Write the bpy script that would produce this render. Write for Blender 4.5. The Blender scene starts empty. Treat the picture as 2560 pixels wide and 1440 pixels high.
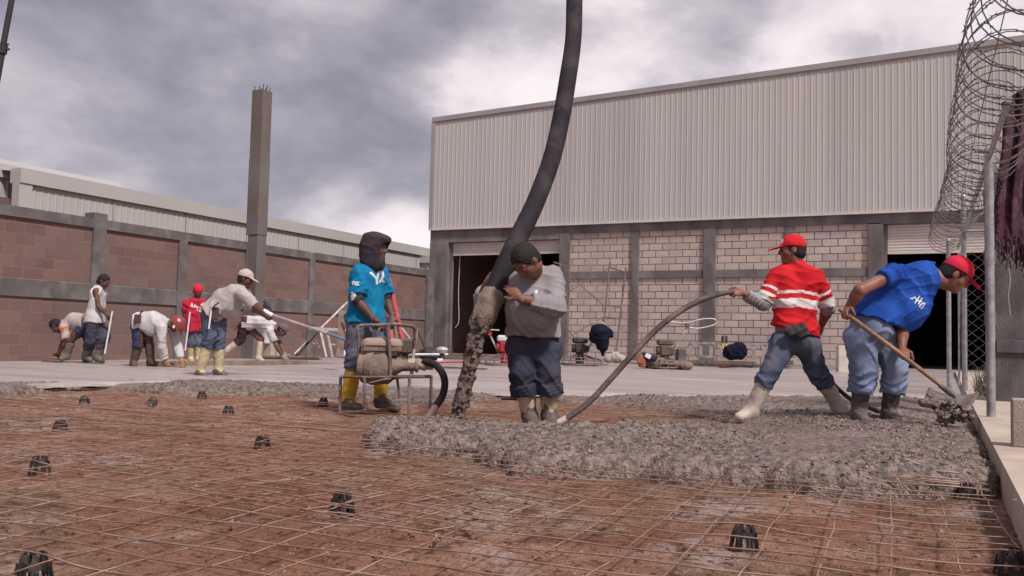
import bpy, math, random
import numpy as np
from mathutils import Vector, Matrix, noise as mnoise
from mathutils.bvhtree import BVHTree

# ------------------------------------------------------------------ camera
CAM_H = .68; FPX = 2226.
YAW = math.radians(25.93); PITCH = math.radians(3.37); ROLL = math.radians(1.33)
SC = bpy.context.scene
COL = SC.collection
fw = np.array([-math.sin(YAW)*math.cos(PITCH), math.cos(YAW)*math.cos(PITCH), math.sin(PITCH)])
r0 = np.array([math.cos(YAW), math.sin(YAW), 0.]); u0 = np.cross(r0, fw)
CR = math.cos(ROLL)*r0 + math.sin(ROLL)*u0
CU = -math.sin(ROLL)*r0 + math.cos(ROLL)*u0
FH = np.array([-math.sin(YAW), math.cos(YAW), 0.]); RH = r0; ZU = np.array([0., 0., 1.])
CAMP = np.array([0., 0., CAM_H])
cam_d = bpy.data.cameras.new('camera'); cam = bpy.data.objects.new('camera', cam_d); COL.objects.link(cam)
cam_d.sensor_width = 36; cam_d.lens = FPX/2560*36; cam_d.clip_start = .05; cam_d.clip_end = 2000
cam.matrix_world = Matrix(((CR[0], CU[0], -fw[0], 0), (CR[1], CU[1], -fw[1], 0), (CR[2], CU[2], -fw[2], CAM_H), (0, 0, 0, 1)))
SC.camera = cam

def ray(px, py): return fw + CR*(px-1280)/FPX - CU*(py-720)/FPX
def G(px, py, z=0.): d = ray(px, py); return CAMP + d*(z-CAM_H)/d[2]
def PD(px, py, D): d = ray(px, py); return CAMP + d*D/d.dot(FH)
def PX(px, py, x): d = ray(px, py); return CAMP + d*x/d[0]
def PY(px, py, y): d = ray(px, py); return CAMP + d*y/d[1]

# ------------------------------------------------------------------ sky and sun
SUN_EL = math.radians(52); SUN_AZ = math.radians(118)      # azimuth clockwise from +Y
SUN_POW = 3.1; SKY_MULT = .95
SC.view_settings.view_transform = 'Standard'; SC.view_settings.look = 'None'
SC.view_settings.exposure = 0.48; SC.view_settings.gamma = 1
sd = bpy.data.lights.new('sun', 'SUN'); sd.energy = SUN_POW; sd.angle = math.radians(7); sd.color = (1, .95, .9)
so = bpy.data.objects.new('sun', sd); COL.objects.link(so)
sdir = Vector((math.sin(SUN_AZ)*math.cos(SUN_EL), math.cos(SUN_AZ)*math.cos(SUN_EL), math.sin(SUN_EL)))
so.rotation_euler = sdir.to_track_quat('Z', 'Y').to_euler()
W = bpy.data.worlds.new('World'); SC.world = W; W.use_nodes = True
nt = W.node_tree; nt.nodes.clear()
def N(t, **k):
    n = nt.nodes.new(t)
    for a, b in k.items(): setattr(n, a, b)
    return n
def L(a, b): nt.links.new(a, b)
def mth(op, a, b=None, c=None):
    n = N('ShaderNodeMath', operation=op)
    for i, v in enumerate((a, b, c)):
        if v is None: continue
        if isinstance(v, (int, float)): n.inputs[i].default_value = v
        else: L(v, n.inputs[i])
    return n.outputs[0]
tc = N('ShaderNodeTexCoord').outputs['Generated']
sep = N('ShaderNodeSeparateXYZ'); L(tc, sep.inputs[0])
den = mth('ADD', mth('MAXIMUM', sep.outputs[2], 0.0), .22)
cmb = N('ShaderNodeCombineXYZ'); L(mth('DIVIDE', sep.outputs[0], den), cmb.inputs[0]); L(mth('DIVIDE', sep.outputs[1], den), cmb.inputs[1]); L(mth('MULTIPLY', sep.outputs[2], 1.6), cmb.inputs[2])
def noi(scale, det, rough, dist, vec):
    n = N('ShaderNodeTexNoise'); n.inputs['Scale'].default_value = scale; n.inputs['Detail'].default_value = det
    n.inputs['Roughness'].default_value = rough; n.inputs['Distortion'].default_value = dist; L(vec, n.inputs['Vector']); return n
mpS = N('ShaderNodeMapping'); mpS.inputs['Scale'].default_value = (1, 1, 1.75); L(tc, mpS.inputs[0])
nA = noi(5.2, 9, .52, .25, mpS.outputs[0]); nB = noi(13.0, 9, .55, .15, mpS.outputs[0])
# warp the direction with the noise, so that cloud banks have ragged edges
wv = N('ShaderNodeVectorMath', operation='SUBTRACT'); L(nA.outputs['Color'], wv.inputs[0]); wv.inputs[1].default_value = (.5, .5, .5)
wv2 = N('ShaderNodeVectorMath', operation='SCALE'); L(wv.outputs[0], wv2.inputs[0]); wv2.inputs['Scale'].default_value = .10
wv3 = N('ShaderNodeVectorMath', operation='ADD'); L(tc, wv3.inputs[0]); L(wv2.outputs[0], wv3.inputs[1])
wn = N('ShaderNodeVectorMath', operation='NORMALIZE'); L(wv3.outputs[0], wn.inputs[0])
BLOBS = [  # the banks of cloud over the site: direction, brightness, tightness
 (60, 60, .36, 90), (250, 120, .30, 90), (480, 130, .26, 90), (420, 30, .20, 140), (240, 170, .52, 400), (30, 200, .62, 300), (120, 290, .60, 140), (620, 60, .42, 200), (820, 60, .66, 260),
 (700, 150, .42, 250), (560, 230, .30, 160), (420, 330, .38, 140), (300, 400, .50, 200), (760, 240, .36, 200), (900, 330, .34, 140), (720, 430, .30, 200), (950, 200, .50, 220), (930, 100, .40, 250),
 (560, 420, .28, 150), (830, 520, .74, 700), (990, 590, .80, 900), (880, 590, .6, 400), (960, 460, .34, 250), (1180, 140, .86, 260), (1030, 110, .5, 300), (1080, 215, .78, 400), (1310, 60, .62, 250), (1040, 20, .34, 300),
 (1270, 215, .84, 400), (1170, 250, .56, 400), (1130, 20, .4, 200), (1500, 60, .72, 200), (1640, 120, .82, 250), (1560, 180, .66, 200), (1800, 60, .50, 200), (1820, 130, .58, 300), (1700, 190, .62, 300),
 (2000, 130, .98, 500), (1910, 150, .9, 900), (2080, 60, .56, 200), (2250, 60, .62, 150), (2270, 110, .78, 500), (2400, 70, .66, 200), (2520, 30, .7, 250), (1700, 20, .56, 200), (1000, 640, .9, 500), (500, 560, .5, 150)]
num = None; dn = None
for (bx, by, val, k) in BLOBS:
    d = ray(bx, by); d = d/np.linalg.norm(d)
    dp = N('ShaderNodeVectorMath', operation='DOT_PRODUCT'); L(wn.outputs[0], dp.inputs[0]); dp.inputs[1].default_value = tuple(d)
    w = mth('EXPONENT', mth('MULTIPLY', mth('SUBTRACT', dp.outputs['Value'], 1.0), k*2.6))
    num = mth('MULTIPLY_ADD', w, val, .02*.52 if num is None else num)
    dn = mth('ADD', w, .02 if dn is None else dn)
base = mth('DIVIDE', num, dn)
t = mth('ADD', mth('MULTIPLY_ADD', mth('SUBTRACT', base, .5), 1.55, .585), mth('MULTIPLY', mth('SUBTRACT', nA.outputs['Fac'], .5), .95))
t = mth('ADD', t, mth('MULTIPLY', mth('SUBTRACT', nB.outputs['Fac'], .5), .50))
rp = N('ShaderNodeValToRGB'); L(t, rp.inputs[0]); e = rp.color_ramp.elements
e[0].position = .08; e[0].color = (.165, .158, .19, 1); e[1].position = 1; e[1].color = (.78, .71, .72, 1)
for p, c in ((.30, (.225, .21, .25, 1)), (.50, (.32, .293, .335, 1)), (.68, (.46, .415, .445, 1)), (.84, (.66, .59, .615, 1))):
    q = e.new(p); q.color = c
sk = N('ShaderNodeTexSky', sky_type='NISHITA', sun_disc=False, sun_elevation=SUN_EL, sun_rotation=SUN_AZ)
skm = N('ShaderNodeMixRGB', blend_type='MULTIPLY'); skm.inputs[0].default_value = 1; L(sk.outputs[0], skm.inputs[1]); skm.inputs[2].default_value = (.1, .1, .1, 1)
mx = N('ShaderNodeMixRGB'); mx.inputs[0].default_value = .93; L(skm.outputs[0], mx.inputs[1]); L(rp.outputs[0], mx.inputs[2])
bg = N('ShaderNodeBackground'); L(mx.outputs[0], bg.inputs[0]); bg.inputs[1].default_value = SKY_MULT
L(bg.outputs[0], N('ShaderNodeOutputWorld').inputs[0])

# ------------------------------------------------------------------ materials
MATS = {}
def mat(name, col, rough=.8, col2=None, scale=4., bump=.15, bscale=60., metal=0., contrast=(.35, .65), stain=None, sscale=1.2, samt=.5, spec=.3, stretch=(1, 1, 1), det=6, dist=0., bump2=None):
    """col/col2 mixed by noise; stain = a third colour in broad irregular patches; fine bump"""
    if name in MATS: return MATS[name]
    m = bpy.data.materials.new(name); m.use_nodes = True; t = m.node_tree; t.nodes.clear()
    def n(ty, **k):
        o = t.nodes.new(ty)
        for a, b in k.items(): setattr(o, a, b)
        return o
    out = n('ShaderNodeOutputMaterial'); b = n('ShaderNodeBsdfPrincipled'); t.links.new(b.outputs[0], out.inputs[0])
    co = n('ShaderNodeTexCoord').outputs['Object']
    mp = n('ShaderNodeMapping'); mp.inputs['Scale'].default_value = stretch; t.links.new(co, mp.inputs[0]); co2 = mp.outputs[0]
    if col2 is None: col2 = tuple(c*.78 for c in col)
    no = n('ShaderNodeTexNoise'); no.inputs['Scale'].default_value = scale; no.inputs['Detail'].default_value = det; no.inputs['Distortion'].default_value = dist; t.links.new(co2, no.inputs['Vector'])
    r = n('ShaderNodeValToRGB'); t.links.new(no.outputs['Fac'], r.inputs[0])
    r.color_ramp.elements[0].position = contrast[0]; r.color_ramp.elements[1].position = contrast[1]
    r.color_ramp.elements[0].color = (*col2, 1); r.color_ramp.elements[1].color = (*col, 1)
    c = r.outputs[0]
    if stain is not None:
        s = n('ShaderNodeTexNoise'); s.inputs['Scale'].default_value = sscale; s.inputs['Detail'].default_value = 7; s.inputs['Distortion'].default_value = .4; t.links.new(co2, s.inputs['Vector'])
        mr = n('ShaderNodeMapRange'); t.links.new(s.outputs['Fac'], mr.inputs[0]); mr.inputs[1].default_value = .48; mr.inputs[2].default_value = .66; mr.inputs[4].default_value = samt
        x = n('ShaderNodeMixRGB'); t.links.new(mr.outputs[0], x.inputs[0]); t.links.new(c, x.inputs[1]); x.inputs[2].default_value = (*stain, 1); c = x.outputs[0]
    t.links.new(c, b.inputs['Base Color'])
    b.inputs['Roughness'].default_value = rough; b.inputs['Metallic'].default_value = metal; b.inputs['Specular IOR Level'].default_value = spec
    if bump:
        f = n('ShaderNodeTexNoise'); f.inputs['Scale'].default_value = bscale; f.inputs['Detail'].default_value = 4; t.links.new(co2, f.inputs['Vector'])
        bm = n('ShaderNodeBump'); bm.inputs['Strength'].default_value = bump; bm.inputs['Distance'].default_value = .02; t.links.new(f.outputs['Fac'], bm.inputs['Height']); t.links.new(bm.outputs[0], b.inputs['Normal'])
        if bump2:
            f2 = n('ShaderNodeTexNoise'); f2.noise_type = 'RIDGED_MULTIFRACTAL'; f2.inputs['Scale'].default_value = bump2[1]; f2.inputs['Detail'].default_value = 2; f2.inputs['Distortion'].default_value = 1.1; t.links.new(co, f2.inputs['Vector'])
            b2 = n('ShaderNodeBump'); b2.inputs['Strength'].default_value = bump2[0]; b2.inputs['Distance'].default_value = .02; t.links.new(f2.outputs['Fac'], b2.inputs['Height']); t.links.new(bm.outputs[0], b2.inputs['Normal']); t.links.new(b2.outputs[0], b.inputs['Normal'])
    MATS[name] = m; m['bsdf'] = b.name
    return m

def brick_mat(name, c1, c2, mortar, axes, bw=.4, bh=.2, ms=.012, grime=(.2, .17, .17), bump=.5, msoft=.1, gamt=.45, off=(0, 0)):
    m = bpy.data.materials.new(name); m.use_nodes = True; t = m.node_tree; b = t.nodes['Principled BSDF']
    n = t.nodes.new
    co = n('ShaderNodeTexCoord').outputs['Object']; s = n('ShaderNodeSeparateXYZ'); t.links.new(co, s.inputs[0])
    cb = n('ShaderNodeCombineXYZ')
    ad = n('ShaderNodeMath'); ad.operation = 'ADD'; ad.inputs[1].default_value = off[0]; t.links.new(s.outputs[axes[0]], ad.inputs[0]); t.links.new(ad.outputs[0], cb.inputs[0])
    az = n('ShaderNodeMath'); az.operation = 'ADD'; az.inputs[1].default_value = off[1]; t.links.new(s.outputs[2], az.inputs[0]); t.links.new(az.outputs[0], cb.inputs[1])
    br = n('ShaderNodeTexBrick'); t.links.new(cb.outputs[0], br.inputs['Vector'])
    br.inputs['Scale'].default_value = 1; br.inputs['Brick Width'].default_value = bw; br.inputs['Row Height'].default_value = bh; br.inputs['Mortar Size'].default_value = ms; br.inputs['Mortar Smooth'].default_value = msoft
    br.inputs['Color1'].default_value = (*c1, 1); br.inputs['Color2'].default_value = (*c2, 1); br.inputs['Mortar'].default_value = (*mortar, 1); br.offset = .5
    no = n('ShaderNodeTexNoise'); no.inputs['Scale'].default_value = .9; no.inputs['Detail'].default_value = 8; no.inputs['Distortion'].default_value = .5; t.links.new(co, no.inputs['Vector'])
    mr = n('ShaderNodeMapRange'); t.links.new(no.outputs['Fac'], mr.inputs[0]); mr.inputs[1].default_value = .42; mr.inputs[2].default_value = .7; mr.inputs[4].default_value = gamt
    x = n('ShaderNodeMixRGB'); t.links.new(mr.outputs[0], x.inputs[0]); t.links.new(br.outputs['Color'], x.inputs[1]); x.inputs[2].default_value = (*grime, 1)
    n2 = n('ShaderNodeTexNoise'); n2.inputs['Scale'].default_value = 22; n2.inputs['Detail'].default_value = 6; t.links.new(co, n2.inputs['Vector'])
    m2 = n('ShaderNodeMapRange'); t.links.new(n2.outputs['Fac'], m2.inputs[0]); m2.inputs[3].default_value = .78; m2.inputs[4].default_value = 1.2
    y = n('ShaderNodeMixRGB'); y.blend_type = 'MULTIPLY'; y.inputs[0].default_value = 1; t.links.new(x.outputs[0], y.inputs[1]); t.links.new(m2.outputs[0], y.inputs[2])
    t.links.new(y.outputs[0], b.inputs['Base Color']); b.inputs['Roughness'].default_value = .92
    h = n('ShaderNodeMath'); h.operation = 'MULTIPLY_ADD'; t.links.new(br.outputs['Fac'], h.inputs[0]); h.inputs[1].default_value = -1; t.links.new(n2.outputs['Fac'], h.inputs[2])
    bm = n('ShaderNodeBump'); bm.inputs['Strength'].default_value = bump; bm.inputs['Distance'].default_value = .01; t.links.new(h.outputs[0], bm.inputs['Height']); t.links.new(bm.outputs[0], b.inputs['Normal'])
    return m

# ------------------------------------------------------------------ objects
WL = {}
def _reg(o, loc, parent):
    COL.objects.link(o)
    if parent is not None:
        o.parent = parent; pl = WL[parent.name]; WL[o.name] = pl; o.location = (0, 0, 0)
    else:
        WL[o.name] = np.array(loc, float); o.location = loc
def tag(o, label=None, cat=None, group=None, kind=None):
    for k, v in (('label', label), ('category', cat), ('group', group), ('kind', kind)):
        if v: o[k] = v
    return o
def thing(name, loc, label, cat, group=None):
    o = bpy.data.objects.new(name, None); o.empty_display_size = .1; _reg(o, tuple(float(v) for v in loc), None)
    return tag(o, label, cat, group)
def link_mesh(name, V, Fc, mats, parent=None, loc=None, smooth=True, mi=None, base=None):
    V = np.asarray(V, dtype=np.float64)
    if parent is not None: base_l = WL[parent.name]
    else:
        if loc is None: loc = ((V[:, 0].min()+V[:, 0].max())/2, (V[:, 1].min()+V[:, 1].max())/2, V[:, 2].min())
        base_l = np.array(loc, float)
    me = bpy.data.meshes.new(name)
    V2 = V - base_l
    if isinstance(Fc, np.ndarray):
        k = Fc.shape[1]; nf = len(Fc)
        me.vertices.add(len(V2)); me.vertices.foreach_set('co', V2.ravel())
        me.loops.add(nf*k); me.loops.foreach_set('vertex_index', Fc.astype(np.int32).ravel())
        me.polygons.add(nf); me.polygons.foreach_set('loop_start', np.arange(0, nf*k, k, dtype=np.int32)); me.polygons.foreach_set('loop_total', np.full(nf, k, dtype=np.int32))
        me.update(calc_edges=True)
    else:
        me.from_pydata([tuple(v) for v in V2], [], Fc)
    if not isinstance(mats, (list, tuple)): mats = [mats]
    for m in mats: me.materials.append(m)
    if mi is not None: me.polygons.foreach_set('material_index', np.asarray(mi, dtype=np.int32))
    me.polygons.foreach_set('use_smooth', np.full(len(me.polygons), bool(smooth)))
    me.update()
    o = bpy.data.objects.new(name, me); _reg(o, tuple(base_l), parent)
    return o
def nrm(v): v = np.asarray(v, float); return v/(np.linalg.norm(v)+1e-12)
def frame(d):
    d = nrm(d); a = np.array([0, 0, 1.]) if abs(d[2]) < .95 else np.array([1., 0, 0])
    x = nrm(np.cross(d, a)); y = np.cross(x, d); return x, y, d
class MB:
    def __init__(s): s.v = []; s.f = []; s.m = []; s.n = 0
    def add(s, v, f, m=0):
        v = [tuple(float(c) for c in p) for p in v]
        s.v += v; s.f += [tuple(i+s.n for i in q) for q in f]; s.m += [m]*len(f); s.n += len(v); return s
    def box(s, c, size, ax=None, m=0):
        c = np.array(c, float); sx, sy, sz = [v/2 for v in size]
        A = np.eye(3) if ax is None else np.array(ax, float)
        P = [c+A[0]*sx*i+A[1]*sy*j+A[2]*sz*k for k in (-1, 1) for j in (-1, 1) for i in (-1, 1)]
        return s.add(P, [(0, 2, 3, 1), (4, 5, 7, 6), (0, 1, 5, 4), (2, 6, 7, 3), (0, 4, 6, 2), (1, 3, 7, 5)], m)
    def bb(s, lo, hi, m=0): lo = np.array(lo, float); hi = np.array(hi, float); return s.box((lo+hi)/2, hi-lo, None, m)
    def cbox(s, c, size, b=.01, ax=None, m=0):
        """box with chamfered edges"""
        c = np.array(c, float); h = np.array(size, float)/2; A = np.eye(3) if ax is None else np.array(ax, float); b = min(b, h.min()*.8)
        import itertools
        P = []; idx = {}
        for sg in itertools.product((-1, 1), repeat=3):
            for a in range(3):
                q = [sg[i]*(h[i]-(0 if i == a else b)) for i in range(3)]
                idx[(sg, a)] = len(P); P.append(c+A[0]*q[0]+A[1]*q[1]+A[2]*q[2])
        F = []
        for a in range(3):
            o1, o2 = [i for i in range(3) if i != a]
            for sa in (-1, 1):
                r = []
                for s1, s2 in ((-1, -1), (1, -1), (1, 1), (-1, 1)):
                    sg = [0]*3; sg[a] = sa; sg[o1] = s1; sg[o2] = s2; r.append(idx[(tuple(sg), a)])
                F.append(tuple(r) if (sa > 0) == (a != 1) else tuple(r[::-1]))
        for a in range(3):
            o1, o2 = [i for i in range(3) if i != a]
            for s1 in (-1, 1):
                for s2 in (-1, 1):
                    g0 = [0]*3; g0[a] = -1; g0[o1] = s1; g0[o2] = s2; g1 = list(g0); g1[a] = 1; g0 = tuple(g0); g1 = tuple(g1)
                    F.append((idx[(g0, o1)], idx[(g1, o1)], idx[(g1, o2)], idx[(g0, o2)]))
        for sg in itertools.product((-1, 1), repeat=3): F.append((idx[(sg, 0)], idx[(sg, 1)], idx[(sg, 2)]))
        return s.add(P, F, m)
    def beam(s, p, q, w, h=None, up=None, m=0):
        p = np.array(p, float); q = np.array(q, float); h = w if h is None else h
        d = q-p; l = np.linalg.norm(d); d = d/l; upv = np.array([0, 0, 1.]) if up is None else np.array(up, float)
        if abs(d.dot(nrm(upv))) > .97: upv = np.array([1., 0, 0])
        x = nrm(np.cross(d, upv)); y = np.cross(x, d)
        return s.box((p+q)/2, (w, l, h), (x, d, y), m)
    def tube(s, pts, r, n=8, m=0, cap=True, closed=False):
        pts = [np.array(p, float) for p in pts]; k = len(pts); rr = r if hasattr(r, '__len__') else [r]*k
        V = []; F = []
        t0 = nrm(pts[1]-pts[0]); x, y, _ = frame(t0)
        for i, p in enumerate(pts):
            if closed: tt = nrm(pts[(i+1) % k]-pts[i-1])
            else: tt = nrm(pts[min(i+1, k-1)]-pts[max(i-1, 0)])
            x = x-tt*x.dot(tt); x = nrm(x); y = np.cross(tt, x)
            for j in range(n):
                a = 2*math.pi*j/n; V.append(p+(x*math.cos(a)+y*math.sin(a))*rr[i])
        rng = k if closed else k-1
        for i in range(rng):
            i2 = (i+1) % k
            for j in range(n): F.append((i*n+j, i*n+(j+1) % n, i2*n+(j+1) % n, i2*n+j))
        if cap and not closed: F.append(tuple(range(n-1, -1, -1))); F.append(tuple((k-1)*n+j for j in range(n)))
        return s.add(V, F, m)
    def cyl(s, p, q, r, n=16, m=0, r2=None): return s.tube([p, q], [r, r if r2 is None else r2], n, m)
    def lathe(s, c, prof, ax=(0, 0, 1), n=20, m=0):
        x, y, z = frame(ax); c = np.array(c, float)
        V = []; F = []
        for (r, h) in prof:
            for j in range(n): a = 2*math.pi*j/n; V.append(c+z*h+(x*math.cos(a)+y*math.sin(a))*max(r, 1e-4))
        for i in range(len(prof)-1):
            for j in range(n): F.append((i*n+j, i*n+(j+1) % n, (i+1)*n+(j+1) % n, (i+1)*n+j))
        F.append(tuple(range(n-1, -1, -1))); F.append(tuple((len(prof)-1)*n+j for j in range(n)))
        return s.add(V, F, m)
    def build(s, name, mats, parent=None, loc=None, smooth=False, bevel=0):
        o = link_mesh(name, np.array(s.v), s.f, mats, parent, loc, smooth, s.m)
        if smooth == 'auto':
            me = o.data
            me.polygons.foreach_set('use_smooth', np.full(len(me.polygons), True)); me.set_sharp_from_angle(angle=math.radians(38))
        if bevel:
            b = o.modifiers.new('b', 'BEVEL'); b.width = bevel; b.segments = 2; b.limit_method = 'ANGLE'
        return o
def spline(pts, n=8):
    P = [np.array(p, float) for p in pts]; P = [2*P[0]-P[1]]+P+[2*P[-1]-P[-2]]; out = []
    for i in range(1, len(P)-2):
        for k in range(n):
            t = k/n; out.append(.5*((2*P[i])+(-P[i-1]+P[i+1])*t+(2*P[i-1]-5*P[i]+4*P[i+1]-P[i+2])*t*t+(-P[i-1]+3*P[i]-3*P[i+1]+P[i+2])*t**3))
    out.append(P[-2]); return out

# vectorised value noise on numpy arrays
def vnoise(x, y, z=0., seed=0):
    x, y, z = np.broadcast_arrays(np.asarray(x, float), np.asarray(y, float), np.asarray(z, float))
    xi = np.floor(x); yi = np.floor(y); zi = np.floor(z); fx, fy, fz = x-xi, y-yi, z-zi
    fx, fy, fz = [f*f*(3-2*f) for f in (fx, fy, fz)]
    def h(a, b, c):
        n = (a.astype(np.int64)*374761393+b.astype(np.int64)*668265263+c.astype(np.int64)*1442695041+seed*974634777) & 0xffffffff
        n = ((n ^ (n >> 13))*1274126177) & 0xffffffff; n = (n ^ (n >> 16)) & 0xffff
        return n/65535.
    r = 0
    for dx in (0, 1):
        for dy in (0, 1):
            for dz in (0, 1):
                r = r+h(xi+dx, yi+dy, zi+dz)*(fx if dx else 1-fx)*(fy if dy else 1-fy)*(fz if dz else 1-fz)
    return r
def fbm(x, y, z=0., o=4, seed=0):
    a = 0; s = 0; w = 1.
    for i in range(o): a = a+w*vnoise(np.asarray(x)*2**i, np.asarray(y)*2**i, np.asarray(z)*2**i, seed+i); s += w; w *= .5
    return a/s
RNG = random.Random(7)
# ================================================================== SETTING
XW = -15.0; YF = 25.0; XC = .24           # left wall face, warehouse facade, right kerb edge
M_conc = mat('grey_concrete', (.165, .142, .140), .9, (.095, .080, .083), 1.6, .35, 55, stain=(.22, .20, .20), samt=.5, sscale=2.2, stretch=(1, 1, .6))
M_concw = mat('wall_concrete', (.135, .117, .114), .9, (.09, .078, .079), 1.8, .35, 50, stain=(.23, .215, .205), samt=.45, sscale=2.5)
M_pillar = mat('pillar_concrete', (.165, .145, .142), .9, (.105, .092, .096), 1.4, .3, 45, stain=(.13, .085, .062), samt=.8, sscale=1.1, stretch=(1, 1, .55))
M_side = mat('siding_paint', (.44, .408, .402), .6, (.41, .38, .375), .8, .02, 30, spec=.2, stain=(.34, .31, .305), samt=.5, sscale=1.1, stretch=(1, 1, .06))
M_side2 = mat('old_siding_paint', (.41, .39, .38), .5, (.39, .37, .36), .6, .03, 30, spec=.3)
M_flash = mat('flashing', (.31, .285, .29), .5, (.26, .235, .24), 1., .02, 20)
M_shut = mat('shutter_paint', (.56, .49, .46), .5, (.50, .44, .42), 2., .02, 30)
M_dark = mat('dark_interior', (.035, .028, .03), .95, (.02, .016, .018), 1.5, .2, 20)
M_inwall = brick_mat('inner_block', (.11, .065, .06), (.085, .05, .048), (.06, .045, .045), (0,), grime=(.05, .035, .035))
M_wh = brick_mat('pale_block', (.50, .395, .36), (.37, .30, .28), (.07, .048, .047), (0,), ms=.012, grime=(.34, .265, .24), gamt=.6, off=(.13, .015))
M_lw = brick_mat('brown_block', (.19, .105, .092), (.125, .070, .062), (.20, .14, .125), (1,), ms=.006, grime=(.15, .104, .096), gamt=.85, msoft=.5, bump=.35)
M_metal_dk = mat('dark_steel', (.05, .045, .05), .5, (.03, .028, .03), 8, .1, 60, metal=.4)
M_galv = mat('galvanised', (.42, .41, .42), .42, (.27, .26, .27), 14, .05, 80, metal=.55, spec=.5)
M_wire = mat('rusty_wire', (.33, .205, .155), .6, (.18, .10, .07), 9, .05, 90, metal=.25, stain=(.42, .33, .28), samt=.7, sscale=5)
M_razor = mat('razor_steel', (.15, .132, .138), .6, (.09, .08, .084), 20, 0, 80, metal=.3, spec=.3)
M_black = mat('black_plastic', (.035, .03, .032), .5, (.02, .018, .02), 25, .1, 90, stain=(.17, .10, .075), samt=.7, sscale=14)

# ---- soil
def soil_h(x, y): return .022*(fbm(x*1.1, y*1.1, 0, 4, 3)-.5)+.030*(fbm(x*5, y*5, 0, 4, 9)-.5)+.018*(fbm(x*24, y*24, 0, 3, 5)-.5)
m = bpy.data.materials.new('red_soil'); m.use_nodes = True; t_ = m.node_tree; b_ = t_.nodes['Principled BSDF']; nn = t_.nodes.new; ll = t_.links.new
co = nn('ShaderNodeTexCoord').outputs['Object']
def _n(sc, det, ro=.55, di=0.):
    o = nn('ShaderNodeTexNoise'); o.inputs['Scale'].default_value = sc; o.inputs['Detail'].default_value = det; o.inputs['Roughness'].default_value = ro; o.inputs['Distortion'].default_value = di; ll(co, o.inputs['Vector']); return o.outputs['Fac']
def _r(src, stops):
    o = nn('ShaderNodeValToRGB'); ll(src, o.inputs[0]); el = o.color_ramp.elements
    el[0].position, el[0].color = stops[0][0], (*stops[0][1], 1); el[1].position, el[1].color = stops[-1][0], (*stops[-1][1], 1)
    for p, c in stops[1:-1]: q = el.new(p); q.color = (*c, 1)
    return o.outputs[0]
def _mix(f, a, b, bt='MIX'):
    o = nn('ShaderNodeMixRGB'); o.blend_type = bt
    if isinstance(f, float): o.inputs[0].default_value = f
    else: ll(f, o.inputs[0])
    ll(a, o.inputs[1]) if not isinstance(a, tuple) else setattr(o.inputs[1], 'default_value', (*a, 1))
    ll(b, o.inputs[2]) if not isinstance(b, tuple) else setattr(o.inputs[2], 'default_value', (*b, 1))
    return o.outputs[0]
def _mr(src, a, b, lo=0., hi=1.):
    o = nn('ShaderNodeMapRange'); ll(src, o.inputs[0]); o.inputs[1].default_value = a; o.inputs[2].default_value = b; o.inputs[3].default_value = lo; o.inputs[4].default_value = hi; return o.outputs[0]
c = _r(_n(1.3, 8, .65, .6), [(.32, (.21, .095, .060)), (.48, (.36, .175, .118)), (.66, (.50, .29, .21))])
c = _mix(_mr(_n(.75, 6, .55, .6), .48, .62), c, _r(_n(7, 8, .7), [(.35, (.22, .13, .088)), (.65, (.42, .275, .195))]))
pale = _mr(_n(1.05, 12, .76, .8), .535, .60, 0., .92); c = _mix(pale, c, _r(_n(30, 4), [(.35, (.40, .27, .23)), (.65, (.60, .47, .43))]))
c = _mix(_mr(_n(4.5, 8, .7, .5), .54, .63, 0., .75), c, (.13, .058, .036))
c = _mix(_mr(_n(17, 6, .7), .55, .62, 0., .85), c, (.095, .042, .027))
c = _mix(_mr(_n(60, 3, .7), .62, .70, 0., .6), c, (.55, .38, .30))
c = _mix(1., c, _r(_n(90, 3), [(.3, (.72, .72, .72)), (.7, (1.2, 1.2, 1.2))]), 'MULTIPLY')
ll(c, b_.inputs['Base Color']); b_.inputs['Roughness'].default_value = .95; b_.inputs['Specular IOR Level'].default_value = .15
bm_ = nn('ShaderNodeBump'); bm_.inputs['Strength'].default_value = 1.0; bm_.inputs['Distance'].default_value = .035
ad_ = nn('ShaderNodeMath'); ll(_n(24, 8, .65), ad_.inputs[0]); ll(_n(90, 4, .7), ad_.inputs[1]); ll(ad_.outputs[0], bm_.inputs['Height']); ll(bm_.outputs[0], b_.inputs['Normal'])
M_soil = m
def grid_mesh(name, xs, ys, hf, mats, keep=None, **kw):
    X, Y = np.meshgrid(xs, ys); Z = hf(X, Y); V = np.stack([X.ravel(), Y.ravel(), Z.ravel()], 1)
    nx, ny = len(xs), len(ys); i = (np.arange(ny-1)[:, None]*nx+np.arange(nx-1)[None]).ravel()
    Fq = np.stack([i, i+1, i+nx+1, i+nx], 1)
    if keep is not None:
        k = keep(X, Y).ravel(); Fq = Fq[k[Fq].all(1)]
        u, inv = np.unique(Fq, return_inverse=True); V = V[u]; Fq = inv.reshape(-1, 4)
    return V, Fq
gb = MB(); gb.add([(-900, -500, -.06), (900, -500, -.06), (900, 1200, -.06), (-900, 1200, -.06)], [(0, 1, 2, 3)])
tag(gb.build('ground', M_soil), kind='structure')
ys = [1.2]
while ys[-1] < 13: ys.append(ys[-1]+.012+.0022*max(ys[-1]-2, 0))
V, Fq = grid_mesh('', np.arange(-13.5, .5, .028), np.array(ys), soil_h, None)
tag(link_mesh('soil', V, Fq, M_soil, loc=(0, 0, 0)), kind='structure')

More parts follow.
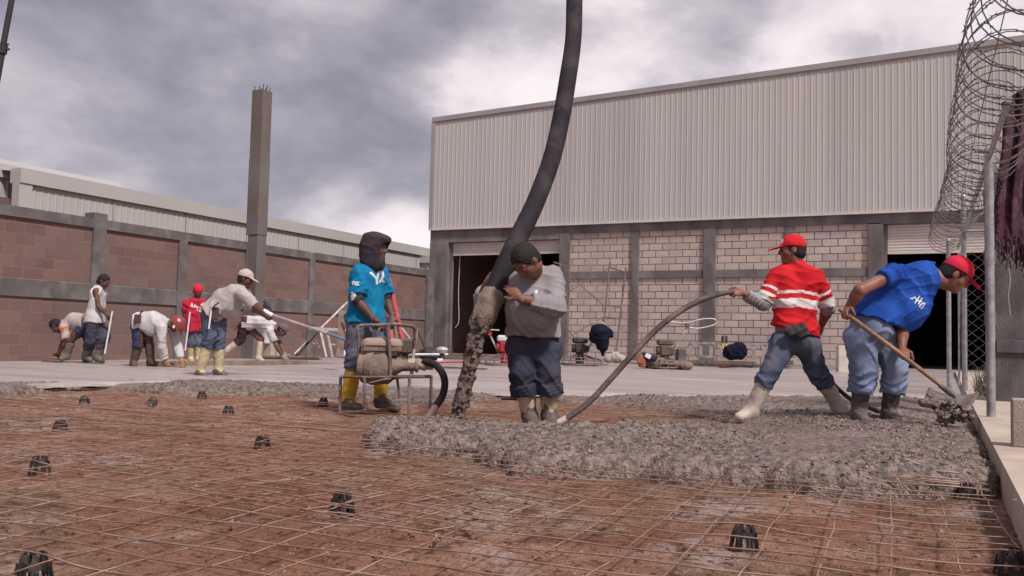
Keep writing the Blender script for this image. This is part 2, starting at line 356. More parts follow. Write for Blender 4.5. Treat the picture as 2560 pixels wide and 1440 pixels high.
# ---- fresh concrete: the levelled slab and the rough, newly placed mass
M_slab = mat('levelled_concrete', (.43, .378, .365), .38, (.29, .248, .24), .55, .12, 30, stain=(.24, .195, .185), samt=.8, sscale=.55, stretch=(.45, 2., 1), spec=.45, contrast=(.38, .6))
M_rough = mat('rough_concrete', (.235, .174, .150), .30, (.085, .061, .052), 24, 1., 60, stain=(.28, .215, .195), samt=.45, sscale=1.1, contrast=(.40, .60), spec=.4)
M_stone = mat('coated_gravel', (.28, .208, .18), .28, (.08, .057, .049), 24, .5, 90, contrast=(.40, .60), spec=.45)
M_kerb = mat('kerb_concrete', (.46, .385, .33), .9, (.38, .31, .265), 2.4, .3, 60, stain=(.30, .22, .18), samt=.6, sscale=1.8)
edge = [G(-300, 968, .1), G(0, 962, .1), G(200, 955, .1), G(400, 946, .1), G(600, 950, .1), G(900, 965, .1), G(1200, 975, .1), G(1500, 985, .1), G(1800, 988, .1), G(2050, 990, .1), G(2320, 992, .1)]
EX = np.array([p[0] for p in edge]); EY = np.array([p[1] for p in edge]); o_ = np.argsort(EX); EX = EX[o_]; EY = EY[o_]
def slab_edge(x): return np.interp(x, EX, EY)
xs_ = np.linspace(XW-.3, XC, 130)
ysn = np.linspace(0, 1, 60)**1.3
Vs = []
for tt in ysn:
    for x in xs_:
        y0 = slab_edge(x)+.12*math.sin(x*3.1)+.08*math.sin(x*7.7+1); Vs.append((x, y0+(YF-.45-y0)*tt, .1+.006*math.sin(x*.9+tt*5)*(tt > .02)-(.05 if tt == 0 else 0)))
i = (np.arange(59)[:, None]*130+np.arange(129)[None]).ravel()
tag(link_mesh('slab', Vs, np.stack([i, i+1, i+131, i+130], 1), M_slab, loc=(0, 0, 0)), kind='structure')
poly = [G(-300, 1012), G(0, 1002), G(60, 985), G(200, 975), G(330, 980), G(450, 990), G(640, 988), G(850, 998), G(1000, 1012), G(1150, 1006), G(1300, 1000), G(1500, 1012), G(1640, 1026), G(1760, 1046), G(1850, 1072),
        G(1900, 1082), G(1720, 1092), G(1500, 1098), G(1300, 1096), G(1150, 1098), G(1000, 1086), G(930, 1088), G(893, 1108), G(930, 1128), G(1030, 1140), G(1180, 1150), G(1300, 1188), G(1450, 1196), G(1650, 1206), G(1900, 1222), G(1990, 1236), G(2200, 1252), G(2400, 1250), G(2520, 1246)]
poly = [(p[0], p[1]) for p in poly]+[(XC+.02, 5.2), (XC+.02, 17.5), (-16.5, 17.5), (-16.5, 8)]
PP = np.array(poly)
def poly_d(X, Y):
    D = np.full(X.shape, 1e9); ins = np.zeros(X.shape, bool); n = len(PP)
    for k in range(n):
        ax, ay = PP[k]; bx, by = PP[(k+1) % n]; dx, dy = bx-ax, by-ay
        tt = np.clip(((X-ax)*dx+(Y-ay)*dy)/(dx*dx+dy*dy+1e-12), 0, 1)
        D = np.minimum(D, np.hypot(X-ax-tt*dx, Y-ay-tt*dy))
        cnd = ((ay > Y) != (by > Y)); xi = (bx-ax)*(Y-ay)/(by-ay if by != ay else 1e-9)+ax; ins ^= cnd & (X < xi)
    return np.where(ins, D, -D)
def rough_base(X, Y):
    d = poly_d(X, Y)+.10*(fbm(X*2.2, Y*2.2, 0, 3, 21)-.5)+.10*(fbm(X*9, Y*9, 0, 3, 31)-.5)
    near = np.clip((9.5-Y)/3.5, 0, 1)
    s = np.clip((d-.01)/.15, 0, 1); s = np.sqrt(1-(1-s)**2)
    far_w = np.clip((d)/.7, 0, 1)
    H = (.12+.05*(fbm(X*1.3, Y*1.3, 0, 3, 12)-.5))*near+(.085*far_w+.01)*(1-near)
    heap = np.exp(-((X+2.6)**2/1.6+(Y-4.95)**2/.2))*.03
    return d, s*(H+heap*near)
def rough_h(X, Y):
    d, h = rough_base(X, Y)
    es = Y-(slab_edge(X)-.25); w = np.clip(1-es/.7, 0, 1)
    amp = np.clip(d/.1, 0, 1)*(.3+.7*w)*np.clip(.35+2.2*(fbm(X*1.6, Y*1.6, 0, 3, 90)-.28), .3, 1.35)
    h = np.where(es > 0, h*w+.085*(1-w), h)
    h = np.where(d < .008, -.07, h)
    return h+amp*(.055*(fbm(X*8, Y*8, 0, 4, 41)-.5)+.034*(fbm(X*26, Y*26, 0, 3, 43)-.5)+.016*(vnoise(X*75, Y*75, 0, 44)-.5)) - .03*(es > .6)
ys = [3.85]
while ys[-1] < 15.5: ys.append(ys[-1]+.0115+.003*max(ys[-1]-4.6, 0))
xs = [-15.0]
while xs[-1] < XC+.01: xs.append(xs[-1]+(.034 if xs[-1] < -5 else .015))
V, Fq = grid_mesh('', np.array(xs), np.array(ys), rough_h, None, keep=lambda X, Y: (poly_d(X, Y) > -.17) & (Y < slab_edge(X)+.9))
V = list(map(tuple, V)); Fl = [tuple(q) for q in Fq.tolist()]; nb = len(V)
rs = np.random.RandomState(5)
def stone_field(n, x0, x1, y0, y1, emb, rlo, rhi, hf, ok):
    X = rs.uniform(x0, x1, n); Y = rs.uniform(y0, y1, n); k = ok(X, Y); X, Y = X[k], Y[k]; Z = hf(X, Y); n = len(X)
    R = rlo+(rhi-rlo)*rs.rand(n)**2
    o = np.array([(1, 0, 0), (-1, 0, 0), (0, 1, 0), (0, -1, 0), (0, 0, 1), (0, 0, -1)], float)
    f = np.array([(0, 2, 4), (2, 1, 4), (1, 3, 4), (3, 0, 4), (2, 0, 5), (1, 2, 5), (3, 1, 5), (0, 3, 5)])
    q = rs.normal(size=(n, 3, 3)); q, _ = np.linalg.qr(q)
    S = rs.uniform(.6, 1.25, size=(n, 6, 1)); P = np.einsum('vi,nij->nvj', o, q)*S*R[:, None, None]*np.array([1, 1, .75])
    P += np.stack([X, Y, Z+R*emb], 1)[:, None, :]
    F_ = (f[None]+(np.arange(n)*6)[:, None, None]).reshape(-1, 3)
    return P.reshape(-1, 3), F_
P1, F1 = stone_field(26000, -4.6, XC, 4.0, 8.2, 0, .007, .016, rough_h, lambda X, Y: (poly_d(X, Y) > -.06) & (rough_base(X, Y)[1] > .012) & (fbm(X*1.6, Y*1.6, 0, 3, 90)+.25*(rs.rand(len(X))-.5) > .42))
P2, F2 = stone_field(16000, -12, XC, 6, 15.4, 0, .008, .02, rough_h, lambda X, Y: (poly_d(X, Y) > -.35) & (Y < slab_edge(X)+.25))
for P_, F_ in ((P1, F1), (P2, F2)):
    o = len(V); V += list(map(tuple, P_)); Fl += [tuple(int(a)+o for a in q) for q in F_]
o = link_mesh('rough_concrete', np.array(V), Fl, [M_rough, M_stone], loc=(0, 0, 0), mi=[0]*len(Fq)+[1]*(len(Fl)-len(Fq)))
sm = np.ones(len(Fl), bool); sm[len(Fq):] = False; o.data.polygons.foreach_set('use_smooth', sm)
tag(o, 'rough grey fresh concrete heaped on the wire mesh', 'concrete', kind='stuff')
# clods on the soil
P1, F1 = stone_field(16000, -9, XC, 2.0, 9, 0, .003, .010, soil_h, lambda X, Y: (poly_d(X, Y) < -.02) & (fbm(X*1.5, Y*1.5, 0, 3, 77) > .42))
P2, F2 = stone_field(1900, -7, XC, 2.0, 7, 0, .005, .019, soil_h, lambda X, Y: (poly_d(X, Y) < -.02))
M_clod = mat('soil_clod', (.16, .075, .05), .95, (.08, .036, .025), 9, .3, 80, stain=(.40, .27, .22), samt=.8, sscale=7)
tag(link_mesh('soil_clods', np.vstack([P1, P2]), np.vstack([F1, F2+len(P1)]), M_clod, loc=(0, 0, 0), smooth=False), 'small dark clods of earth scattered on the red soil', 'soil', kind='stuff')

# ---- kerb and strip on the right, threshold along the warehouse
kb = MB(); n0 = 60
for i in range(n0):
    pass
kb.bb((XC, -3, -.05), (XC+.9, 24.6, .165))
tag(kb.build('kerb', M_kerb, smooth=False), kind='structure')
kb = MB(); kb.bb((XC+.9, -4, -.05), (30, 24.6, .11)); tag(kb.build('yard_pavement', M_kerb), kind='structure')
kb = MB(); kb.bb((XW, YF-.5, -.05), (30, YF+14, .18)); tag(kb.build('threshold', M_slab), kind='structure')

# ---- left boundary wall
lw = thing('boundary_wall', (XW, 16, 0), 'long reddish brown block wall with grey posts and beams behind the workers', 'wall')
wtop = 2.88
y_a, y_b = 2.0, YF-.02
b = MB(); b.bb((XW-.18, y_a, -.05), (XW, y_b, wtop-.16)); b.build('wall', M_lw, lw)
posts = [(-.2, .2, 3.2), (12.0, 12.30, 3.0), (14.18, 14.40, 2.88), (16.25, 16.58, 2.88), (18.62, 18.84, 2.86), (21.3, 21.5, 2.88), (24.45, 24.93, 2.9)]
posts = [(7.6, 8.0, 3.0), (9.7, 9.95, 2.9)]+posts[1:]
prev = y_a
for (p0, p1, pt) in posts+[(y_b, y_b, 0)]:
    if p0-prev > .05:
        b = MB(); b.bb((XW-.21, prev, wtop-.19), (XW+.05, p0, wtop)); b.build('top_beam', M_concw, lw)
        b = MB(); b.bb((XW-.02, prev, 1.27), (XW+.035, p0, 1.58)); b.add([(XW+.035, prev, 1.58), (XW+.035, p0, 1.58), (XW-.0, p0, 1.60), (XW-.0, prev, 1.60)], [(0, 1, 2, 3)]); b.build('middle_beam', M_concw, lw)
    if p1 > p0:
        b = MB(); b.bb((XW-.24, p0, -.05), (XW+(.10 if p1-p0 > .38 else .055), p1, pt)); b.build('post', M_concw, lw, bevel=.012)
    prev = p1

# ---- tall unfinished pillar with rebar
pc = PX(640, 600, XW+.16); py_ = 16.42
tp = thing('concrete_pillar', (XW+.17, py_, 0), 'tall square unfinished concrete pillar with rebar stubs standing at the block wall', 'pillar')
b = MB(); xx0, xx1, yy0, yy1 = XW+.0, XW+.36, py_-.175, py_+.16
b.bb((xx0, yy0, 3.05), (xx1, yy1, 4.9)); b.bb((xx0+.006, yy0+.006, 4.9), (xx1-.006, yy1-.006, 6.56)); b.bb((xx0+.05, yy0+.02, -.05), (xx1-.01, yy1-.01, 3.05))
b.build('shaft', M_pillar, tp, bevel=.008)
for k, (ax_, ay_) in enumerate(((.05, .05), (.05, .28), (.31, .05), (.31, .28), (.18, .28), (.31, .17), (.18, .05))):
    b = MB(); b.cyl((xx0+ax_, yy0+ay_, 6.54), (xx0+ax_+.004*k, yy0+ay_, 6.66+.02*(k % 3)), .009, 8); b.build('rebar', M_metal_dk, tp)

# ---- corrugated sheet: ribs as geometry
def siding(name, axis, const, a0, a1, zb, zt0, zt1, out, m, parent, pitch=.2, depth=.035):
    """axis 'x': plane y=const, a runs in x; out = sign of the outward normal"""
    A = []; a = a0
    while a < a1:
        for da, o in ((0, 0), (.66, 0), (.76, 1), (.88, 1)): A.append((a+da*pitch, o*depth))
        a += pitch
    V = []; Fc = []
    for (p, o) in A:
        p = min(p, a1); zt = zt0+(zt1-zt0)*(p-a0)/(a1-a0); q = const+out*o
        for z in (zb, zt): V.append((p, q, z) if axis == 'x' else (q, p, z))
    for i in range(len(A)-1): Fc.append((2*i, 2*i+2, 2*i+3, 2*i+1) if (axis == 'x') == (out < 0) else (2*i, 2*i+1, 2*i+3, 2*i+2))
    return link_mesh(name, V, Fc, m, parent, smooth=False)

# ---- warehouse
XA = -15.12; XB = 14.
wh = thing('warehouse', (0, YF, 0), 'large warehouse with corrugated metal upper wall above pale block bays and open shutter doors', 'warehouse')
zl = 4.25
def rz(x): return 7.95+(x+15.1)*.0325
siding('siding', 'x', YF-.12, XA, XB, zl, rz(XA)-.16, rz(XB)-.16, -1, M_side, wh, .155, .009)
b = MB()
for (z0, z1, o) in ((-.15, 0., .17), (-.19, -.15, .14)):
    q = [(XA-.03, YF-o, rz(XA)+z0), (XB, YF-o, rz(XB)+z0), (XB, YF-o, rz(XB)+z1), (XA-.03, YF-o, rz(XA)+z1), (XA-.03, YF, rz(XA)+z0), (XB, YF, rz(XB)+z0), (XB, YF, rz(XB)+z1), (XA-.03, YF, rz(XA)+z1)]
    b.add(q, [(0, 1, 2, 3), (3, 2, 6, 7), (1, 0, 4, 5), (0, 3, 7, 4)])
b.build('roof_flashing', M_flash, wh)
b = MB(); b.bb((XA-.02, YF-.20, zl-.05), (XB, YF-.115, zl+.01)); b.build('drip_flashing', M_shut, wh)
b = MB(); b.bb((XA-.03, YF-.19, zl), (XA+.11, YF+.05, rz(XA)-.2)); b.build('corner_flashing', M_flash, wh)
b = MB(); b.add([(XA, YF+.0, zl), (XA, YF+40, zl), (XA, YF+40, 8.1), (XA, YF, 7.9)], [(0, 1, 2, 3)]); b.add([(XA, YF, 7.9), (XB, YF, 8.8), (XB, YF+40, 9), (XA, YF+40, 8.1)], [(0, 1, 2, 3)]); b.build('side_and_roof', M_side, wh)
b = MB(); b.bb((XA, YF+.05, 0), (XA+.16, YF+40, zl)); b.build('side_wall', M_lw, wh)
d1a, d1b, d2a, d2b = -14.44, -10.53, -1.42, 3.4
# concrete frame
def col(x0, x1, z1=3.86, d=.12, z0=.1, nm='column', mm=M_conc): q = MB(); q.bb((x0, YF-d, z0), (x1, YF+.2, z1)); return q.build(nm, mm, wh, bevel=.01)
q = MB(); q.bb((XA, YF-.10, 3.96), (XB, YF+.2, zl+.02)); q.build('lintel_beam', M_conc, wh)
q = MB(); q.bb((XA, YF-.096, 3.80), (-10.53, YF+.2, 3.96)); q.build('lintel_beam', M_conc, wh)
q = MB(); q.bb((d2a-.05, YF-.096, 3.93), (XB, YF+.2, 3.957)); q.build('lintel_beam', M_conc, wh)
col(XA, d1a, 3.8); col(-10.53, -10.2, 3.96); col(-8.25, -8.02, 3.96, .09); col(-6.12, -5.77, 3.96, .11); col(-3.90, -3.66, 3.96, .085); col(-1.78, d2a, 3.93); col(d2b, d2b+.35, 3.93); 
segs = [(-10.2, -8.25), (-8.02, -6.12), (-5.77, -3.90), (-3.66, -1.78), (d2b+.35, XB)]
for (x0, x1) in segs:
    q = MB(); q.bb((x0-.02, YF-.03, .1), (x1+.02, YF+.15, 3.96)); q.build('block_panel', M_wh, wh)
    q = MB(); q.bb((x0, YF-.075, 2.58), (x1, YF+.1, 2.79)); q.build('tie_beam', M_conc, wh)
# door openings, rooms behind, roller shutters
M_roomf = mat('room_floor', (.16, .13, .12), .9)
for (x0, x1, zs, zt) in ((d1a, d1b, 3.43, 3.80), (d2a, d2b, 3.20, 3.93)):
    sh = MB(); n = int((zt-zs)/.075)
    for k in range(n):
        z0 = zs+.03+(zt-zs-.03)*k/n; z1 = zs+.03+(zt-zs-.03)*(k+1)/n; zm = (z0+z1)/2
        pr = [(0, z0), (-.022, z0+.2*(z1-z0)), (-.022, z0+.65*(z1-z0)), (0, z1)]
        V = []; 
        for (dy, z) in pr: V += [(x0+.1, YF+.08+dy, z), (x1-.04, YF+.08+dy, z)]
        sh.add(V, [(0, 1, 3, 2), (2, 3, 5, 4), (4, 5, 7, 6)])
    sh.bb((x0+.1, YF+.05, zs-.05), (x1-.04, YF+.11, zs+.03)); sh.build('roller_shutter', M_shut, wh)
    sh = MB(); sh.bb((x0, YF+.02, .18), (x0+.09, YF+.14, zt)); sh.build('shutter_track', M_conc, wh); sh = MB(); sh.bb((x1-.05, YF+.02, .18), (x1, YF+.14, zt)); sh.build('shutter_track', M_conc, wh)
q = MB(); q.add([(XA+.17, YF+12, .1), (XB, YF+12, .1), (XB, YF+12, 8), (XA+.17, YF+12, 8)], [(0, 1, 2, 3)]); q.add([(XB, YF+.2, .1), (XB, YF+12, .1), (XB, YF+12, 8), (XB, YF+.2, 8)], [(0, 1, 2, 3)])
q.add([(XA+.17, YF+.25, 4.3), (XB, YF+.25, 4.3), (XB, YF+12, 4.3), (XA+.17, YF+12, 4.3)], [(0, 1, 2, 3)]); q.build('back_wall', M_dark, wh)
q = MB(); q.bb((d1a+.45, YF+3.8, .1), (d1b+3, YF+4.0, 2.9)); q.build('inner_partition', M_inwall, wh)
q = MB(); q.bb((-10.95, YF+.35, .18), (-10.75, YF+.55, 2.2)); q.build('inner_column', M_conc, wh)
q = MB(); q.tube(spline([(d1a+.28, YF+.2, 3.4), (d1a+.26, YF+.2, 2.2), (d1a+.3, YF+.2, 1.3), (d1a+.18, YF+.2, 1.05)]), .012, 6); q.build('pull_rope', M_shut, wh)

# ---- neighbouring building over the left wall
XN = XW-5.5
pa = PX(47, 412, XN); pb = PX(1080, 628, XN); zt = (pa[2]+pb[2])/2
nb_ = thing('neighbour_building', (XN, 30, 0), 'long pale corrugated metal shed rising behind the brown block wall', 'shed')
siding('siding', 'y', XN, pa[1]+.1, 75, 1.5, zt-.34, zt-.34, 1, M_side2, nb_, .2, .012)
b = MB(); b.bb((XN-.3, pa[1], zt-.36), (XN+.10, 75, zt)); b.build('fascia', M_side2, nb_)
b = MB(); b.bb((XN-.2, pa[1], 0), (XN+.07, pa[1]+.35, zt-.36)); b.build('corner_trim', M_side2, nb_)
b = MB(); b.add([(XN-.2, pa[1]+.3, zt-.02), (XN-.2, 75, zt-.02), (XN-9, 75, zt+.95), (XN-9, pa[1]+.3, zt+.95)], [(0, 1, 2, 3)]); b.build('roof', M_side2, nb_)
b = MB()
y = pa[1]+2.8
while y < 74: b = MB(); b.bb((XN+.008, y, 1.5), (XN+.024, y+.03, zt-.36)); y += 2.6; b.build('sheet_joint', M_flash, nb_)
pc = PX(20, 440, XN-1.2); zc_ = PX(20, 418, XN-1.2)[2]
ow = thing('older_shed', (XN-1.2, pa[1]-3, 0), 'lower set back metal shed with red wall base at the far left', 'shed')
siding('siding', 'y', XN-1.2, pa[1]-14, pa[1]+4, PX(20, 495, XN-1.2)[2], zc_-.3, zc_-.3, 1, M_side2, ow, .2, .02)
b = MB(); b.bb((XN-1.5, pa[1]-14, zc_-.3), (XN-1.1, pa[1]+4, zc_+.05)); b.build('fascia', M_side2, ow)
b = MB(); b.bb((XN-1.5, pa[1]-14, 0), (XN-1.05, pa[1]+4, PX(20, 497, XN-1.2)[2])); b.build('wall', M_lw, ow)
b = MB(); zr_ = PX(20, 401, XN-6)[2]; b.add([(XN-1.1, -2, zc_+.04), (XN-1.1, pa[1]+4, zc_+.04), (XN-6, pa[1]+8, zr_), (XN-6, -2, zr_)], [(0, 1, 2, 3)]); b.build('roof', M_side2, ow)
# lower annex near the warehouse corner
pa2 = PY(940, 652, 33.); zA = PY(1000, 643, 33.)[2]; zB = zA-.28
an = thing('metal_annex', (-21, 33, 0), 'low corrugated metal shed wall between the long shed and the warehouse corner', 'shed')
siding('siding', 'x', 33., PY(915, 650, 33.)[0], -15.3, 1.5, zB, zB, -1, M_side2, an, .3, .03)
b = MB(); b.bb((PY(915, 650, 33.)[0], 32.9, zB), (-15.3, 33.2, zA)); b.build('fascia', M_side2, an)

# ---- dark pole reaching in at the top left
M_pole = mat('dark_pole', (.045, .035, .045), .6)
p0 = PD(-30, 330, 9.); p1 = PD(36, -30, 9.); d = p1-p0
p_low = p0-d*1.9
dp = thing('hoist_pole', p_low, 'slanting dark steel pole at the top left corner with a bolted joint', 'pole')
b = MB(); b.tube([p_low, PD(6, 123, 9.), ], [.037, .033], 10); b.tube([PD(6, 123, 9.), p1+d*.6], [.029, .027], 10); b.build('shaft', M_pole, dp, smooth='auto')
jc = PD(6, 123, 9.); b = MB(); x_, y_, z_ = frame(d)
b.cyl(jc-z_*.045, jc+z_*.045, .047, 12); b.cyl(jc-x_*.02+RH*.0, jc+RH*.075, .012, 8); b.cyl(jc-RH*.065, jc, .02, 8); b.cyl(jc+RH*.03+z_*.05, jc+RH*.055+z_*.055, .01, 8); b.cyl(jc+RH*.03-z_*.04, jc+RH*.05-z_*.05, .01, 8); b.build('joint', M_pole, dp, smooth='auto')

# ---- welded wire mesh
SP = .1524; TH = math.radians(3.)
ct, st_ = math.cos(TH), math.sin(TH)
chairs_px = [(853, 1284, 1.), (1860, 1372, 1.), (82, 1462, .98), (2528, 1440, .95), (98, 1188, 1.), (655, 1122, 1.), (150, 1076, 1.), (375, 1018, 1.), (210, 1012, 1.), (505, 998, 1.), (570, 1036, 1.), (808, 1016, 1.), (1292, 1158, 1.), (1965, 1222, .9), (2415, 1250, .9), (285, 965, 1.), (430, 958, 1.)]
CH = [G(px, py, .0) for px, py, s in chairs_px]
def mesh_z(x, y, off):
    z = .062+off+.022*(fbm(x*1.7, y*1.7, 0, 2, 50)-.5)
    for c in CH:
        d2 = (x-c[0])**2+(y-c[1])**2
        if d2 < .16: z += max(.083-z, 0)*math.exp(-d2/.018)
    return z
def sheet(nm, x0, x1, y0, y1, off, lab, seed, th=TH, kk=1., rad=.0026):
    rg = random.Random(seed); b = MB(); c, s = math.cos(th), math.sin(th)
    ox, oy = (x0+x1)/2, y0
    def put(u, v): return ox+u*c-v*s, oy+u*s+v*c
    w = x1-x0; h = y1-y0; SB = SP*1.22; nu = int(w/SB); nv = int(h/SP)
    for fam in (0, 1):
        for i in range((nv if fam == 0 else nu)+1):
            if rad < .002 and i % 2: continue
            pts = []; Ln = w if fam == 0 else h; n = int(Ln/.055); ph = rg.random()*50
            for k in range(n+1):
                tt = Ln*k/n; wob = .013*kk*(vnoise(tt*2.2, ph, 0, seed)-.5)+.012*kk*(vnoise(tt*6.5, ph, 3, seed)-.5)
                if fam == 0: u, v = -w/2+tt, i*SP+wob
                else: u, v = -w/2+i*SB+wob, tt
                X, Y = put(float(u), float(v))
                if X > XC-.03 or X < XW+.3: continue
                pts.append((X, Y, mesh_z(X, Y, off)+(0.003 if fam == 0 else -.002)+.004*math.sin(tt*9+ph)))
            if len(pts) > 3: b.tube(pts, rad, 5, cap=False)
    return tag(b.build(nm, M_wire, smooth=True), lab, 'wire mesh', 'sheets of welded wire mesh over the soil')
sheet('wire_mesh', -7.5, .35, 1.25, 4.6, 0, 'rusty welded wire mesh in the foreground, nearest sheet over the red soil', 3)
sheet('wire_mesh', -9.6, .4, 4.55, 8.1, .012, 'rusty wire mesh sheet passing under the heap and the machine frame', 4, math.radians(-.6), 1., .0015)
sheet('wire_mesh', -12.5, .3, 7.95, 10.8, .004, 'farthest sheet of wire mesh running under the rough concrete edge', 5, math.radians(-1.5), 1., .0018)
sheet('wire_mesh', -2.75, -1.4, 2.5, 3.45, .016, 'small offcut of wire mesh lapped and tied over the foreground sheet', 6, math.radians(-9), 1.4)
# a bundle of loose bars along the overlap
for k in range(5):
    b = MB(); y0 = 4.55+.05*k; pts = []
    for i in range(160):
        x = -8.3+i*.055
        if x > .1: break
        yy = y0-.035*(x+4)-.03*math.sin(x*.5+k)+.01*math.sin(x*2+k); pts.append((x, yy, .085+.006*k+.012*math.sin(x*1.3+k*2)))
    b.tube(pts, .0035, 5); tag(b.build('steel_bar', M_wire, smooth=True), ['steel bar in the overlap bundle before the concrete heap', 'thin bar in the overlap bundle before the concrete heap'][0], 'steel bar', 'bars bundled along the mesh overlap')
# ---- plastic bar chairs
def chair_mesh():
    b = MB(); n = 8; th_ = .005
    def P(a, r, z): return (r*math.cos(a), r*math.sin(a), z)
    for k in range(n):
        a0 = 2*math.pi*k/n
        for (za, ra, zb_, rb, w0, w1) in ((0, .051, .044, .040, .17, .24), (.044, .040, .062, .036, math.pi/n, math.pi/n), (.062, .036, .083, .031, .27, .22)):
            V = []
            for (z, r, w) in ((za, ra, w0), (zb_, rb, w1)):
                for rr in (r, r-th_): V += [P(a0-w, rr, z), P(a0+w, rr, z)]
            b.add(V, [(0, 1, 5, 4), (2, 6, 7, 3), (0, 4, 6, 2), (1, 3, 7, 5), (4, 5, 7, 6), (0, 2, 3, 1)])
        b.add([P(a0-.03, .0525, .0), P(a0+.03, .0525, .0), P(a0-.03, .0415, .06), P(a0+.03, .0415, .06), P(a0, .046, .0), P(a0, .036, .06)], [(0, 1, 3, 2), (0, 2, 5, 4), (1, 4, 5, 3)])
    return b
lab = ['black castle shaped bar chair in the foreground left of centre', 'black castle shaped bar chair in the foreground before the right end of the heap', 'large black bar chair cut by the bottom left corner', 'large black bar chair cut by the bottom right corner', 'black bar chair near the left edge with a loose wire beside it', 'dark bar chair under the bundled bars left of the heap', 'grey mud covered bar chair in the left middle distance', 'tilted bar chair with a broken leg on the mesh', 'small bar chair left of the tilted broken one', 'small bar chair below the cream booted man with the float', 'low bar chair under the mesh right of the tilted one', 'small bar chair beside the machine frame at its left', 'bar chair half buried at the front edge of the heap', 'bar chair against the front of the heap at right', 'bar chair sunk in the concrete near the kerb', 'tiny far bar chair at the rough concrete edge, left one', 'tiny far bar chair at the rough concrete edge, right one']
cm = chair_mesh(); cs = None
for k, (p, (px, py, s)) in enumerate(zip(CH, chairs_px)):
    if cs is None: cs = cm.build('bar_chair', M_black, loc=(0, 0, 0)); o = cs
    else: o = cs.copy(); COL.objects.link(o)
    o.location = (p[0], p[1], float(soil_h(p[0], p[1]))-.002); o.rotation_euler = (.5 if k == 7 else .03*math.sin(k*3), .04*math.cos(k*5), k*1.3); o.scale = (s*1.02,)*3
    tag(o, lab[k], 'bar chair', 'plastic bar chairs under the mesh')
# tie wire, rag knots, loose stick
p = G(1078, 1392, .0); q = PD(1090, 1345, (G(1085, 1392)-CAMP).dot(FH)-.02)
ts = thing('tied_stake', p, 'short rusty stake tied to the mesh with twisted wire', 'stake'); b = MB(); b.tube([p, q], .0065, 7); b.build('stake', M_wire, ts)
b = MB(); rk = random.Random(2)
for k in range(3): b.tube(spline([q+np.array([rk.uniform(-.012, .012) for _ in range(3)]) for _ in range(7)], 4), .0032, 5)
b.build('tie_wire', M_wire, ts)
for (px, py, lb) in ((1032, 1340, 'twisted tie wire knot left of the tied stake'), (1190, 1292, 'twisted tie wire knot behind the tied stake'), (1412, 1195, 'twisted tie wire knot standing up before the heap')):
    c = G(px, py, .075); b = MB()
    for k in range(3): b.tube(spline([c+np.array([rk.uniform(-.014, .014) for _ in range(3)]) for _ in range(6)], 4), .0030, 5)
    tag(b.build('tie_wire', M_wire), lb, 'tie wire', 'tie wire knots on the mesh')
# litter and blocks by the kerb
M_paper = mat('white_paper', (.75, .72, .72), .7)
p = G(2545, 1252, .13); b = MB(); b.add([p+np.array([-.02, .0, .0]), p+np.array([.12, -.03, .0]), p+np.array([.14, .03, .02]), p+np.array([.02, .05, .01]), p+np.array([-.02, .0, .003]), p+np.array([.12, -.03, .003]), p+np.array([.14, .03, .023]), p+np.array([.02, .05, .013])], [(3, 2, 1, 0), (4, 5, 6, 7), (0, 1, 5, 4), (1, 2, 6, 5), (2, 3, 7, 6), (3, 0, 4, 7)])
tag(b.build('paper_scrap', M_paper), 'crumpled white paper scrap lying by the kerb', 'paper')
p = PX(2531, 1115, .60); D_ = (p-CAMP).dot(FH); g0 = G(2532, 1118, .165)
M_blk = mat('kerb_block', (.36, .29, .25), .9, (.28, .22, .19), 6, .4, 90)
b = MB(); b.cbox((g0[0]+.2, g0[1]+.09, .165+.13), (.4, .16, .26), .006); tag(b.build('concrete_block', M_blk), 'tan concrete block standing on the kerb at the right edge', 'concrete block')
M_bl = mat('blue_plastic', (.02, .06, .35), .4)
b = MB(); rr = random.Random(4); c = np.array([g0[0]+.17, g0[1]+.09, .165+.262])
for k in range(6): b.lathe(c+np.array([rr.uniform(-.02, .08), rr.uniform(-.03, .03), .0]), [(.02, 0), (.035, .015), (.022, .035), (.006, .045)], n=7, ax=(rr.uniform(-.4, .4), rr.uniform(-.4, .4), 1))
tag(b.build('plastic_bag', M_bl, smooth=True), 'crumpled blue plastic bag on top of the tan block', 'bag')
